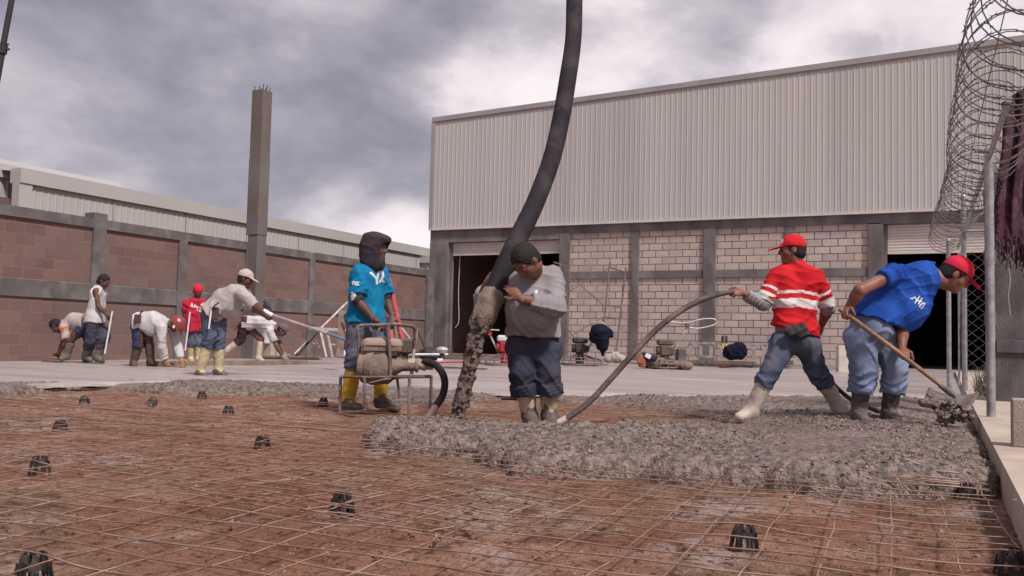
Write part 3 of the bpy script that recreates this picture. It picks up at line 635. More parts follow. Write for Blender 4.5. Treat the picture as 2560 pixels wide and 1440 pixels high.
# ================================================================== PEOPLE (implicit surfaces meshed by surface nets)
class Fld:
    def __init__(s, k=.03): s.p = []; s.k = k; s.lo = None; s.hi = None; s.dn = None
    def _b(s, lo, hi):
        s.lo = lo if s.lo is None else np.minimum(s.lo, lo); s.hi = hi if s.hi is None else np.maximum(s.hi, hi)
    def rc(s, a, b, ra, rb=None, k=None, cut=False, cuta=False, fold=0, wl=.05, op='u', sq=None):
        a = np.array(a, float); b = np.array(b, float); rb = ra if rb is None else rb; r = max(ra, rb)+.02
        lo, hi = np.minimum(a, b)-r, np.maximum(a, b)+r
        if op == 'u': s._b(lo, hi)
        s.p.append(('rc', op, s.k if k is None else k, lo, hi, a, b, ra, rb, cut, cuta, fold, wl)); return s
    def el(s, c, R, ax=None, k=None, op='u'):
        c = np.array(c, float); R = np.array(R, float)*np.ones(3); A = np.eye(3) if ax is None else np.array(ax, float); r = np.sqrt((np.array(A).T**2 @ R**2))+.012
        lo, hi = c-r, c+r
        if op == 'u': s._b(lo, hi)
        s.p.append(('el', op, s.k if k is None else k, lo, hi, c, A, R)); return s
    def cut(s, p, n, lo=None, hi=None):
        s.p.append(('cut', 'cut', 0, lo, hi, np.array(p, float), nrm(n))); return s
    def mesh(s, h, wr=None):
        pad = 3*h+s.k; lo = s.lo-pad; hi = s.hi+pad; n = np.ceil((hi-lo)/h).astype(int)+1
        xs = [(lo[i]+h*np.arange(n[i])).astype(np.float32) for i in range(3)]
        D = np.full(n, .5, np.float32)
        for q in s.p:
            ql, qh = q[3], q[4]
            if ql is None: i0 = np.zeros(3, int); i1 = n
            else:
                pd = q[2]+2.5*h; i0 = np.maximum(np.floor((ql-pd-lo)/h).astype(int), 0); i1 = np.minimum(np.ceil((qh+pd-lo)/h).astype(int)+1, n)
            if (i1 <= i0).any(): continue
            sl = tuple(slice(a, b) for a, b in zip(i0, i1))
            X = xs[0][sl[0]][:, None, None]; Y = xs[1][sl[1]][None, :, None]; Z = xs[2][sl[2]][None, None, :]
            if q[0] == 'rc':
                a, b, ra, rb, cut, cuta, fold, wl = q[5:]; ab = b-a; L2 = ab.dot(ab)+1e-12
                px, py, pz = X-a[0], Y-a[1], Z-a[2]; tt = (px*ab[0]+py*ab[1]+pz*ab[2])/L2; tc_ = np.clip(tt, 0, 1)
                dx, dy, dz = px-ab[0]*tc_, py-ab[1]*tc_, pz-ab[2]*tc_
                d = np.sqrt(dx*dx+dy*dy+dz*dz)-(ra+(rb-ra)*tc_)
                Ln = math.sqrt(L2)
                if fold:
                    ph = 2*math.pi*tt*Ln/wl+2.2*np.sin(px*23+pz*9)+1.8*np.sin(py*21-pz*13)
                    d = d-fold*(1-np.abs(np.sin(ph*.5)))*np.clip(1.2-np.abs(tt-.5)*1.2, .2, 1)
                if cut: d = np.maximum(d, (tt-1)*Ln)
                if cuta: d = np.maximum(d, -tt*Ln)
            elif q[0] == 'el':
                c, A, R = q[5:]; px, py, pz = X-c[0], Y-c[1], Z-c[2]
                e0, e1, e2 = [px*A[i][0]+py*A[i][1]+pz*A[i][2] for i in range(3)]
                k0 = np.sqrt((e0/R[0])**2+(e1/R[1])**2+(e2/R[2])**2); k1 = np.sqrt((e0/R[0]**2)**2+(e1/R[1]**2)**2+(e2/R[2]**2)**2)+1e-9
                d = k0*(k0-1)/k1
            else:
                p, nn_ = q[5:]; d = (X-p[0])*nn_[0]+(Y-p[1])*nn_[1]+(Z-p[2])*nn_[2]
            d = d.astype(np.float32); E = D[sl]; k = q[2]
            if q[1] == 'u':
                if k > 0: hh = np.maximum(k-np.abs(E-d), 0)/k; D[sl] = np.minimum(E, d)-hh*hh*k*.25
                else: D[sl] = np.minimum(E, d)
            elif q[1] == 's':
                if k > 0: hh = np.maximum(k-np.abs(E+d), 0)/k; D[sl] = np.maximum(E, -d)+hh*hh*k*.25
                else: D[sl] = np.maximum(E, -d)
            elif q[1] == 'i' or q[1] == 'cut': D[sl] = np.maximum(E, d)
        if wr is not None:
            msk = np.abs(D) < 4*h
            ii = np.nonzero(msk); D[ii] += wr(xs[0][ii[0]], xs[1][ii[1]], xs[2][ii[2]]).astype(np.float32)
        return surfnet(D, lo, h)
def surfnet(D, lo, h):
    n = np.array(D.shape); S = D < 0
    c = [S[i:n[0]-1+i, j:n[1]-1+j, k:n[2]-1+k] for i in (0, 1) for j in (0, 1) for k in (0, 1)]
    cnt = sum(x.astype(np.int8) for x in c); act = (cnt > 0) & (cnt < 8); idx = np.full(act.shape, -1, np.int64); I = np.argwhere(act); idx[act] = np.arange(len(I))
    if len(I) == 0: return np.zeros((0, 3)), np.zeros((0, 4), int)
    acc = np.zeros((len(I), 3)); w = np.zeros(len(I))
    cor = [(i, j, k) for i in (0, 1) for j in (0, 1) for k in (0, 1)]
    val = {q: D[I[:, 0]+q[0], I[:, 1]+q[1], I[:, 2]+q[2]].astype(float) for q in cor}
    for q in cor:
        for a in range(3):
            if q[a]: continue
            r = list(q); r[a] = 1; r = tuple(r); va, vb = val[q], val[r]; x = (va < 0) != (vb < 0); t = np.where(x, va/(va-vb+1e-12), 0)
            P = np.array(q, float)[None]+np.zeros((len(I), 3)); P[:, a] += t; acc += P*x[:, None]; w += x
    V = lo+h*(I+acc/w[:, None]); F = []
    for a in range(3):
        b, c_ = [(1, 2), (2, 0), (0, 1)][a]
        s0 = [slice(None)]*3; s1 = [slice(None)]*3; s0[a] = slice(0, -1); s1[a] = slice(1, None)
        A0 = S[tuple(s0)]; A1 = S[tuple(s1)]; E = np.argwhere(A0 != A1)
        ok = (E[:, b] > 0) & (E[:, c_] > 0) & (E[:, b] < n[b]-1) & (E[:, c_] < n[c_]-1); E = E[ok]
        if len(E) == 0: continue
        def at(db, dc): q = E.copy(); q[:, b] -= db; q[:, c_] -= dc; return idx[q[:, 0], q[:, 1], q[:, 2]]
        Q = np.stack([at(1, 1), at(0, 1), at(0, 0), at(1, 0)], 1); ins = A0[E[:, 0], E[:, 1], E[:, 2]]
        Q = np.where(ins[:, None], Q, Q[:, ::-1]); F.append(Q)
    return V, np.vstack(F)
def wrinkle(amp, fr=14., seed=0, dirv=(0, 0, 1)):
    rg = np.random.RandomState(seed); ds = rg.normal(size=(4, 3)); ds /= np.linalg.norm(ds, axis=1)[:, None]; ph = rg.rand(4)*6
    def f(x, y, z):
        w1 = np.sin(fr*.55*(x*ds[0, 0]+y*ds[0, 1]+z*ds[0, 2])+ph[0]); w2 = np.sin(fr*.6*(x*ds[1, 0]+y*ds[1, 1]+z*ds[1, 2])+ph[1])
        a = 1-np.abs(np.sin(fr*(x*ds[2, 0]+y*ds[2, 1]+z*ds[2, 2])+1.9*w1+1.2*w2)); b = 1-np.abs(np.sin(fr*1.7*(x*ds[3, 0]+y*ds[3, 1]+z*ds[3, 2])+1.7*w2+ph[3]))
        return -amp*(a*a+.45*b*b)
    return f
def fvec(phi): a = math.radians(phi); return math.sin(a)*RH-math.cos(a)*FH

def hand(F, w, d, nl, side, curl=.35, spread=.12, s=1., grip=None):
    """palm and five fingers. w wrist, d direction, nl palm normal (towards palm side), side vector towards the thumb"""
    d = nrm(d); nl = nrm(np.array(nl)-d*np.dot(nl, d)); sd_ = np.cross(d, nl)
    if np.dot(sd_, side) < 0: sd_ = -sd_
    pc_ = w+d*.048*s
    F.el(pc_, (.050*s, .040*s, .017*s), (d, sd_, nl), k=.012)
    F.rc(w-d*.02*s, w+d*.03*s, .026*s, .024*s, k=.02)
    for i, (o, ln, r) in enumerate(((.028, .072, .0098), (.009, .08, .0102), (-.010, .074, .0098), (-.028, .058, .0085))):
        base = w+d*(.082-.006*abs(i-1))*s+sd_*o*s; dr = nrm(d+sd_*(o*3.2*spread/.12*.3)); c = curl*(1+.12*i); p = base; L_ = ln*s
        for j, (fl, rr) in enumerate(((.45, 1.), (.30, .93), (.25, .84))):
            ang = c*(j+.45); dj = nrm(dr*math.cos(ang)+nl*math.sin(ang)); q = p+dj*L_*fl; F.rc(p, q, r*s*rr, r*s*rr*.93, k=.006); p = q
    b0 = w+d*.022*s+sd_*.026*s; d1 = nrm(d*.62+sd_*.72+nl*.25); p1 = b0+d1*.040*s; d2 = nrm(d*.85+sd_*.25+nl*(.2+curl*.7)); p2 = p1+d2*.030*s; p3 = p2+nrm(d2+nl*.2*curl)*.024*s
    F.rc(b0, p1, .0145*s, .0125*s, k=.012); F.rc(p1, p2, .012*s, .0108*s, k=.006); F.rc(p2, p3, .0106*s, .009*s, k=.006)

def head_axes(phi, pitch, tilt=0.):
    f = fvec(phi); l = np.cross(ZU, f); p = math.radians(pitch); f2 = f*math.cos(p)-ZU*math.sin(p); u = np.cross(f2, l)
    t = math.radians(tilt); l2 = l*math.cos(t)+u*math.sin(t); u2 = np.cross(f2, l2); return f2, l2, u2
def head_body(F, c, f, l, u, s=1., beard=False):
    g = lambda a, b, z: c+f*a*s+l*b*s+u*z*s
    ax = (f, l, u)
    F.el(g(-.012, 0, .028), (.098*s, .078*s, .095*s), ax, k=.03)
    F.el(g(.03, 0, -.035), (.062*s, .060*s, .075*s), ax, k=.04); F.el(g(.062, 0, -.088), (.028*s, .03*s, .024*s), ax, k=.03)
    for q in (-1, 1):
        F.el(g(.055, q*.038, -.022), (.030*s, .026*s, .03*s), ax, k=.02)
        F.rc(g(.084, q*.012, .036), g(.074, q*.05, .034), .010*s, .009*s, k=.012)
        F.el(g(-.008, q*.080, -.002), (.020*s, .009*s, .032*s), ax, k=.008)
        F.el(g(.105, q*.033, .014), (.020*s, .020*s, .014*s), ax, k=.012, op='s')
        F.el(g(.0785, q*.032, .013), (.0145*s,)*3, ax, k=.003)
        F.el(g(.098, q*.013, -.028), (.010*s, .009*s, .008*s), ax, k=.006)
    F.rc(g(.088, 0, .024), g(.109, 0, -.020), .009*s, .0135*s, k=.014)
    F.el(g(.086, 0, -.053), (.014*s, .026*s, .008*s), ax, k=.006); F.el(g(.083, 0, -.067), (.014*s, .022*s, .008*s), ax, k=.006)
    F.el(g(.101, 0, -.060), (.012*s, .022*s, .0022*s), ax, k=.002, op='s')
def head_parts(root, c, f, l, u, s, hair=None, cap=None, hood=None, back=False, eyes=True, hrough=.0, peak_len=.075, h=.006, capdrop=0., hairlen=0.):
    g = lambda a, b, z: c+f*a*s+l*b*s+u*z*s
    ax = (f, l, u)
    if eyes:
        for q in (-1, 1):
            b = MB(); b.lathe(g(.0795, q*.032, .013), [(.0001, -.0144*s), (.009*s, -.011*s), (.0138*s, -.004*s), (.0138*s, .004*s), (.009*s, .011*s), (.0001, .0144*s)], ax=f, n=12)
            o = b.build('eye', mat('eye_white', (.20, .16, .145), .4), root, smooth=True)
            b = MB(); b.lathe(g(.0795, q*.032, .013), [(.0062*s, .0128*s), (.004*s, .0146*s), (.0001, .0152*s)], ax=f, n=10); b.build('iris', mat('iris', (.03, .015, .01), .2), o, smooth=True)
            b = Fld(.004); b.rc(g(.092, q*.016, .042), g(.082, q*.048, .043), .0045*s, .003*s); V, Q = b.mesh(.003); link_mesh('eyebrow', V, Q, mat('black_hair', (.018, .012, .011), .7, bump=.5, bscale=120), root)
    if hair:
        F = Fld(.012); F.el(g(-.014, 0, .030), (.106*s, .086*s, .103*s), ax); F.el(g(-.05, 0, -.03), (.062*s, .074*s, .06*s), ax, k=.02)
        F.el(g(.118, 0, -.04), (.108*s, .12*s, .128*s), ax, k=.01, op='s')
        F.el(g(.0, 0, -.14), (.16*s, .13*s, .075*s), ax, k=.01, op='s')
        for q in (-1, 1): F.el(g(.0, q*.09, -.012), (.026*s, .03*s, .036*s), ax, k=.008, op='s')
        V, Q = F.mesh(h, wrinkle(.004, 90, 3)); link_mesh('hair', V, Q, hair, root)
    if cap:
        F = Fld(.008); cz = .035-capdrop; fb = -1 if back else 1
        F.el(g(-.012, 0, cz+.012), (.112*s, .092*s, .098*s), ax, k=0); F.cut(g(-.01, 0, cz+.0), -u+f*.12*fb)
        F.el(g(fb*.125, 0, cz-.002), (peak_len*s, .072*s, .007*s), (nrm(f-u*.22*fb), l, nrm(u+f*.22*fb)), k=.016)
        F.el(g(-.012, 0, cz+.108), (.010*s, .010*s, .006*s), ax, k=.004)
        if not back: F.el(g(-.125, 0, cz+.028), (.035*s, .036*s, .024*s), ax, k=.006, op='s')
        V, Q = F.mesh(min(h, .006), wrinkle(.002, 30, 5)); return link_mesh('cap', V, Q, cap, root)
    if hood:
        F = Fld(.03); F.el(g(-.025, 0, .030), (.125*s, .106*s, .125*s), ax); F.el(g(.035, 0, .055), (.085*s, .088*s, .085*s), ax, k=.03)
        F.rc(g(-.03, 0, -.03), g(-.02, 0, -.13), .095*s, .105*s); F.rc(g(.04, 0, -.13), g(-.02, 0, -.15), .058*s, .09*s)
        F.el(g(-.09, 0, .10), (.04*s, .05*s, .04*s), ax, k=.02); F.el(g(-.03, 0, -.05), (.118*s, .104*s, .13*s), ax, k=.04); F.el(g(.095, 0, .085), (.045*s, .06*s, .035*s), ax, k=.04)
        F.el(g(.125, 0, -.018), (.10*s, .062*s, .093*s), ax, k=.012, op='s'); F.el(g(.045, 0, -.01), (.065*s, .065*s, .088*s), ax, k=.01, op='s')
        V, Q = F.mesh(h, wrinkle(.007, 22, 8)); return link_mesh('hood', V, Q, hood, root)

def person(label, D, J, phi, hphi, hpitch, mats, near=True, bulk=1., belly=0., waist=.145, shw=.165, hipw=.085, head_s=1., htilt=0., hair=None, cap=None, hood=None, capback=False, eyes=True,
           sleeve=1.0, sleeveR=None, shirt_len=.08, hem=None, cuffs=None, boot_h=.33, boot_m=None, curl=(.35, .35), palm=(None, None), thumb=(None, None), tuck=False, neck_r=.056, wr=.011, sphi=None, tank=False,
           leg_r=(.098, .072, .058), arm_r=(.050, .041, .031), loose=1.25, gloves=None, rolled=False, capdrop=0., spine_k=.0, seed=0, undersleeve=None, shirt_fn=None, shirt_mats=None, hand_s=1., peak_len=.075, belly_c=.45, boot_cover=None, tw=.045):
    j = {k: PD(v[0], v[1], D+(v[2] if len(v) > 2 else 0)) for k, v in J.items()}
    f = fvec(phi); lat = np.cross(ZU, f); fs = fvec(sphi if sphi is not None else phi); lats = np.cross(ZU, fs)
    pel, nk, hd = j['pel'], j['nk'], j['hd']; sp = nrm(nk-pel); lats = nrm(lats-sp*lats.dot(sp)); fro = np.cross(lats, sp)   # chest forward
    feet = (j['aL']+j['aR'])/2; base = np.array([pel[0], pel[1], min(j['aL'][2], j['aR'][2])-.05])
    h = .0075 if near else .014; hc = .0085 if near else .014
    # ---------------- body
    F = Fld(.03); Ls = np.linalg.norm(nk-pel)
    ch = nk-sp*.13; mid = pel+sp*Ls*.42+fro*(-spine_k)
    sh = {}
    for q, s_ in (('L', 1), ('R', -1)):
        sh[q] = j['s'+q] if 's'+q in j else nk-sp*.055+lats*s_*shw
    def torso(F, off, k=.06, bl=0.):
        for s_ in (1, -1):
            F.rc(pel+lats*s_*hipw*.75, mid+lats*s_*.065, .098*bulk+off, .085*bulk+off, k=k)
            F.rc(mid+lats*s_*.065, ch+lats*s_*(shw-.085), .085*bulk+off, .093*bulk+off, k=k)
            F.rc(nk-sp*.05, sh['L' if s_ > 0 else 'R']-lats*s_*.02, .05+off, .052+off, k=.05)
        if bl: F.el(pel+sp*Ls*belly_c+fro*(.06+bl*.35), (.13+bl, .16*bulk+bl*.4, Ls*.36), (fro, lats, sp), k=.08)
    torso(F, 0.)
    f2, l2, u2 = head_axes(hphi, hpitch, htilt)
    nb0 = hd-u2*.075*head_s-f2*.025*head_s
    F.rc(nk-sp*.05, nb0, neck_r+.008, neck_r, k=.03); head_body(F, hd, f2, l2, u2, head_s)
    hn = {}
    for q, s_ in (('L', 1), ('R', -1)):
        e, w = j['e'+q], j['w'+q]; a0, a1, a2 = arm_r
        F.rc(sh[q], e, a0, a1, k=.03); F.rc(e, e+(w-e)*.35, a1+.001, a1+.001, k=.02); F.rc(e+(w-e)*.35, w, a1+.001, a2-.004, k=.02)
        hip = j['h'+q] if 'h'+q in j else pel+lat*s_*hipw-ZU*.03
        kn, an = j['k'+q], j['a'+q]; b0, b1, b2 = leg_r
        F.rc(hip, kn, b0-.018, b1-.016, k=.04); cr = min(b1-.018, .050); F.rc(kn, kn+(an-kn)*.4, cr+.006, cr, k=.02); F.rc(kn+(an-kn)*.4, an, cr, .038, k=.02); hn['h'+q] = hip
        to = j['t'+q]; F.rc(an-ZU*.02, to, .042, .03, k=.02)
    V, Q = F.mesh(h)
    parts = [(V, Q)]
    HF = Fld(.01); GV = []
    for i, (q, s_) in enumerate((('L', 1), ('R', -1))):
        e, w = j['e'+q], j['w'+q]; m_ = j.get('m'+q); d = nrm(m_-w) if m_ is not None else nrm(w-e)
        nl = palm[i] if palm[i] is not None else -lats*s_; th_ = thumb[i] if thumb[i] is not None else fs+ZU*.3
        H_ = Fld(.01); hand(H_, w, d, np.array(nl, float), np.array(th_, float), curl[i], s=hand_s)
        v, qd = H_.mesh(.0042 if near else .008)
        if gloves is None: parts.append((v, qd))
        else: GV.append((v, qd))
    Vv = np.vstack([p[0] for p in parts]); o = 0; Qs = []
    for v, qd in parts: Qs.append(qd+o); o += len(v)
    root = link_mesh('person', Vv, np.vstack(Qs), mats['skin'], loc=tuple(base)); tag(root, label, 'person')
    for v, qd in GV: link_mesh('glove', v, qd, gloves, root)
    head_parts(root, hd, f2, l2, u2, head_s, hair=hair, cap=cap, hood=hood, back=capback, eyes=eyes, h=.006 if near else .010, capdrop=capdrop, peak_len=peak_len)
    # ---------------- shirt
    F = Fld(.03); torso(F, .014*loose/1.25, bl=belly); F.rc(nk-sp*.06, nk-sp*.005, .078, .070, k=.03)
    if tank:
        for q in 'LR': F.el(sh[q]+(sh[q]-nk)*.10-sp*.02, (.062, .062, .12), (lats, fro, sp), k=.01, op='s')
    sl = sleeve
    for i, (q, s_) in enumerate((('L', 1), ('R', -1))):
        if tank: continue
        e, w = j['e'+q], j['w'+q]; a0, a1, a2 = [a*loose*1.08 for a in arm_r]; se = sl if i == 0 or sleeveR is None else sleeveR
        if se <= 1: tip = sh[q]+(e-sh[q])*se; F.rc(sh[q]+(e-sh[q])*.05, tip, a0, a0*.97 if se < .8 else a1*1.15, k=.03, cut=True, fold=.006, wl=.06)
        else:
            F.rc(sh[q], e, a0, a1*1.12, k=.03, fold=.008, wl=.055); tip = e+(w-e)*(se-1); F.rc(e, tip, a1*1.12, a1*1.12+(a2*1.12-a1*1.12)*(se-1), k=.02, cut=True, fold=.010, wl=.045)
    hp = hem[0] if hem is not None else pel-sp*shirt_len; hp_n = hem[1] if hem is not None else -sp
    if hem is not None: hp = PD(*hp[:2], D+(hp[2] if len(hp) > 2 else 0))
    if not tuck:
        for s_ in (1, -1): F.rc(pel+lats*s_*hipw*.7+sp*.06, pel+lats*s_*hipw*.85-sp*(shirt_len+.05), .112*bulk+.026, .124*bulk+.034, k=.05)
    F.cut(hp, hp_n)
    F.el(nk+(nb0-nk)*.30+sp*.05, (.066, .066, .06), (fro, lats, sp), k=.006, op='s')
    V, Q = F.mesh(hc, wrinkle(wr*1.25, 20 if near else 15, seed+1))
    mm = shirt_mats or [mats['shirt']]; mi = None
    if shirt_fn is not None: mi = shirt_fn(V[Q].mean(1), dict(j=j, sh=sh, sp=sp, pel=pel, nk=nk, lats=lats, fro=fro))
    shirt = link_mesh('shirt', V, Q, mm, root, mi=mi)
    if undersleeve is not None:
        for i, (q, s_) in enumerate((('L', 1), ('R', -1))):
            mt_, a_, b_ = undersleeve[i] if isinstance(undersleeve, list) else undersleeve
            if mt_ is None: continue
            e, w = j['e'+q], j['w'+q]; F = Fld(.02); up = lambda t: sh[q]+(e-sh[q])*t if t <= 1 else e+(w-e)*(t-1)
            a0, a1, a2 = [x*1.16 for x in arm_r]
            if b_ <= 1: F.rc(up(a_), up(b_), a0, a1, cut=True, cuta=True, fold=.005)
            else: F.rc(up(a_), e, a0, a1*1.05, fold=.006); F.rc(e, up(b_), a1*1.05, a2*1.2, cut=True, fold=.010, wl=.035)
            V, Q = F.mesh(hc*.9, wrinkle(.006, 30, seed+5)); link_mesh('undersleeve', V, Q, mt_, root)
    # ---------------- trousers
    F = Fld(.035); cf = cuffs or (1.45, 1.45)
    for s_ in (1, -1): F.rc(pel+lats*s_*hipw*.75+sp*.035, pel+lat*s_*hipw*.9-ZU*.02, .098*bulk+.002, .108*bulk+.004, k=.05)
    for i, q in enumerate('LR'):
        hip, kn, an = hn['h'+q], j['k'+q], j['a'+q]; b0, b1, b2 = leg_r; c_ = cf[i]; tip = kn+(an-kn)*(c_-1)
        F.rc(hip, kn, b0*.97, b1*1.0, k=.05, fold=.006, wl=.16); F.rc(kn, tip, b1*1.0, b1*.95+.004, k=.03, cut=True, fold=.012, wl=.075)
        if rolled: F.rc(tip-nrm(an-kn)*.075, tip+nrm(an-kn)*.004, b1*1.0+.016, b1*1.0+.018, k=.01, cut=True, cuta=True, fold=.008, wl=.03)
    F.cut(pel+sp*tw, sp)
    V, Q = F.mesh(hc, wrinkle(wr*1.25, 21, seed+2)); link_mesh('trousers', V, Q, mats['trousers'], root)
    # ---------------- boots
    for i, q in enumerate('LR'):
        kn, an, to = j['k'+q], j['a'+q], j['t'+q]; F = Fld(.03); d = nrm(kn-an); tl = np.linalg.norm(kn-an); top = an+d*min(max(boot_h, tl*(2-cf[i])+.06), tl*.97)
        F.rc(an+d*.02, top, .058, leg_r[1]*.86+.006, cut=True, k=.03, fold=.004, wl=.12); F.rc(an-d*.005, an-d*.03, .055, .052, k=.03)
        ft = nrm(to-an-d*(to-an).dot(d)*.0); heel = an-ft*.03-ZU*.035
        F.rc(heel, to, .046, .040, k=.03); F.rc(an, to, .05, .036, k=.03)
        zb = min(to[2], heel[2])-.036; F.cut(np.array([0, 0, zb]), -ZU)
        V, Q = F.mesh(hc, wrinkle(.005, 20, seed+7)); mt2 = boot_m or mats['boot']
        if boot_cover is not None:
            zc = (V[Q].mean(1))[:, 2]+.02*np.sin((V[Q].mean(1))[:, 0]*60)+.015*np.sin((V[Q].mean(1))[:, 1]*83); link_mesh('boot', V, Q, [mt2, boot_cover[0]], root, mi=(zc < an[2]+boot_cover[1]).astype(int))
        else: link_mesh('boot', V, Q, mt2, root)
    return root, shirt, dict(j=j, sh=sh, sp=sp, pel=pel, nk=nk, lats=lats, fro=fro, hd=hd, ax=(f2, l2, u2), base=base)

def decal(target, parent, strokes, width, m, name='print', off=.004):
    """strokes given as pixel polylines, thrown onto the cloth along the view ray: real flat ribbons lying on the cloth"""
    me = target.data; base = WL[target.name]; vs = np.empty(len(me.vertices)*3); me.vertices.foreach_get('co', vs); vs = vs.reshape(-1, 3)+base
    bvh = BVHTree.FromPolygons([Vector(v) for v in vs], [tuple(p.vertices) for p in me.polygons]); b = MB()
    for st in strokes:
        w = width
        if isinstance(st, tuple): st, w = st
        P = [np.array([p[0], p[1], 0.]) for p in st]; P = spline(P, 6) if len(P) > 2 else [P[0]+(P[1]-P[0])*i/6 for i in range(7)]
        rows = []
        for i, p in enumerate(P):
            t = nrm(P[min(i+1, len(P)-1)]-P[max(i-1, 0)]); nn_ = np.array([-t[1], t[0], 0]); r = []
            for s in (-.5, -.17, .17, .5):
                q = p+nn_*w*s; d = ray(q[0], q[1]); d = d/np.linalg.norm(d); hit = bvh.ray_cast(Vector(CAMP), Vector(d))
                r.append(None if hit[0] is None else np.array(hit[0])-d*off+np.array(hit[1])*.0)
            rows.append(r)
        for i in range(len(rows)-1):
            for k in range(3):
                q = [rows[i][k], rows[i][k+1], rows[i+1][k+1], rows[i+1][k]]
                if all(x is not None for x in q): b.add(q, [(0, 1, 2, 3)])
    if b.n: return b.build(name, m, parent, smooth=True)

M_skin = mat('brown_skin', (.185, .085, .055), .55, (.135, .058, .038), 9, .12, 120, spec=.35)
M_skin2 = mat('dark_skin', (.12, .055, .038), .55, (.085, .038, .026), 9, .12, 120, spec=.35)
M_skin3 = mat('ruddy_skin', (.25, .105, .065), .5, (.18, .07, .045), 9, .12, 120, spec=.35)
M_hair = mat('black_hair', (.018, .012, .011), .7, bump=.5, bscale=120)
def cloth(n, c, c2=None, **k): return mat(n, c, .92, c2, k.pop('scale', 6), .25, k.pop('bscale', 220), spec=.12, bump2=(.55, 7.), **k)
M_denim = cloth('blue_denim', (.105, .125, .185), (.055, .068, .11), scale=3.2, stain=(.16, .14, .15), samt=.5, sscale=4)
M_denim_l = cloth('pale_denim', (.22, .26, .38), (.13, .16, .26), scale=3, stain=(.20, .18, .19), samt=.6, sscale=3.5)
M_denim_d = cloth('dark_denim', (.050, .055, .080), (.028, .032, .050), scale=3.5, stain=(.085, .07, .07), samt=.6, sscale=3)
M_boot_cream = mat('cream_rubber', (.56, .45, .30), .55, (.42, .32, .20), 7, .1, 60, stain=(.20, .15, .12), samt=.85, sscale=5)
M_boot_yel = mat('yellow_rubber', (.62, .40, .035), .45, (.50, .31, .03), 6, .06, 60, stain=(.35, .24, .10), samt=.5, sscale=6)
M_boot_dk = mat('dark_rubber', (.085, .072, .068), .6, (.05, .042, .04), 7, .1, 60, stain=(.17, .13, .12), samt=.7, sscale=5)
M_boot_wh = mat('pale_rubber', (.55, .47, .40), .5, (.44, .36, .30), 6, .1, 60, stain=(.28, .21, .18), samt=.7, sscale=5)
M_cement = mat('wet_cement', (.16, .125, .115), .7, (.10, .075, .07), 30, .6, 70)
M_print = mat('white_print', (.72, .72, .74), .8, bump=0)
# ---- man hugging the big hose (centre)
c_grey = cloth('grey_cotton', (.27, .245, .26), (.21, .19, .205), scale=3, stain=(.30, .26, .25), samt=.5, sscale=3)
J = dict(pel=(1334, 852), nk=(1332, 672, -.10), hd=(1315, 653, -.34), sL=(1382, 694, -.10), sR=(1298, 708, -.04), eL=(1388, 768, -.28), wL=(1300, 746, -.37), mL=(1270, 714, -.33),
         eR=(1211, 752, .16), wR=(1213, 716, .0), mR=(1224, 690, -.06), hL=(1366, 866), hR=(1302, 866), kL=(1372, 935, -.10), kR=(1304, 935, -.10), aL=(1373, 1040, -.02), aR=(1325, 1042, -.02), tL=(1378, 1056, -.20), tR=(1336, 1060, -.20))
root, shirt, I = person('stocky man in grey long sleeve shirt and rolled jeans hugging the big concrete hose', 6.95, J, -6, -46, 58, dict(skin=M_skin, trousers=M_denim_d, boot=M_boot_cream, shirt=c_grey),
    bulk=1.13, belly=.065, sleeve=1.70, sleeveR=1.75, shirt_len=.03, hem=((1330, 840), -ZU), tw=.085, cuffs=(1.44, 1.44), boot_h=.30, hair=M_hair, rolled=True, shw=.17, leg_r=(.112, .084, .066), arm_r=(.062, .054, .036), loose=1.22,
    curl=(.28, .6), palm=(FH*1.-RH*.2, RH*1.+FH*.2), thumb=(ZU*.3-RH*.8, FH*-.3+ZU*.5), seed=11, head_s=1.08, neck_r=.066, wr=.010, boot_cover=(M_cement, .07), spine_k=.03, hand_s=1.04)
decal(shirt, root, [[(1336, 728), (1343, 726), (1338, 733)], [(1338, 733), (1345, 731)]], 2.4, M_print)

# ---- man in the red striped shirt
c_red = cloth('red_cotton', (.60, .022, .028), (.48, .016, .024), scale=4)
c_wht = cloth('white_cotton', (.66, .60, .58), (.55, .50, .49), scale=5)
c_grl = cloth('pale_grey_cotton', (.33, .30, .32), (.25, .225, .24), scale=5)
def fn9(P, I):
    p0 = I['pel']; sp = I['sp']; s = (P-p0).dot(sp); lt = (P-p0).dot(I['lats']); s = s+.10*np.abs(lt)-.02*lt
    m = np.zeros(len(P), int); L_ = np.linalg.norm(I['nk']-p0)
    def armt(q):
        a = I['sh'][q]; e = I['j']['e'+q]; v = e-a; t = (P-a).dot(v)/v.dot(v); d = np.linalg.norm(P-a-np.clip(t, 0, 1)[:, None]*v, axis=1); return t, d
    m[(s > L_*.60) & (s < L_*.64)] = 1; m[(s > L_*.415) & (s < L_*.535)] = 1
    for q in 'LR':
        t, d = armt(q); on = (t > .22) & (d < .088) & (np.abs(lt) > .135); m[on] = 0; m[on & (t > .44) & (t < .52)] = 1; m[on & (t > .66)] = 1
    return m
J = dict(pel=(1986, 848), nk=(1990, 658), hd=(1980, 626, -.02), sL=(1943, 690, .02), sR=(2040, 697, -.02), eL=(1908, 760, -.02), wL=(1856, 732, -.07), mL=(1828, 730, -.10),
         eR=(2070, 770, .02), wR=(2054, 812, .12), mR=(2046, 832, .14), hL=(1958, 862), hR=(2018, 862), kL=(1928, 924, -.1), kR=(2040, 926, .05), aL=(1876, 1028, -.1), aR=(2095, 1012, .1), tL=(1850, 1044, -.16), tR=(2112, 1030, .05))
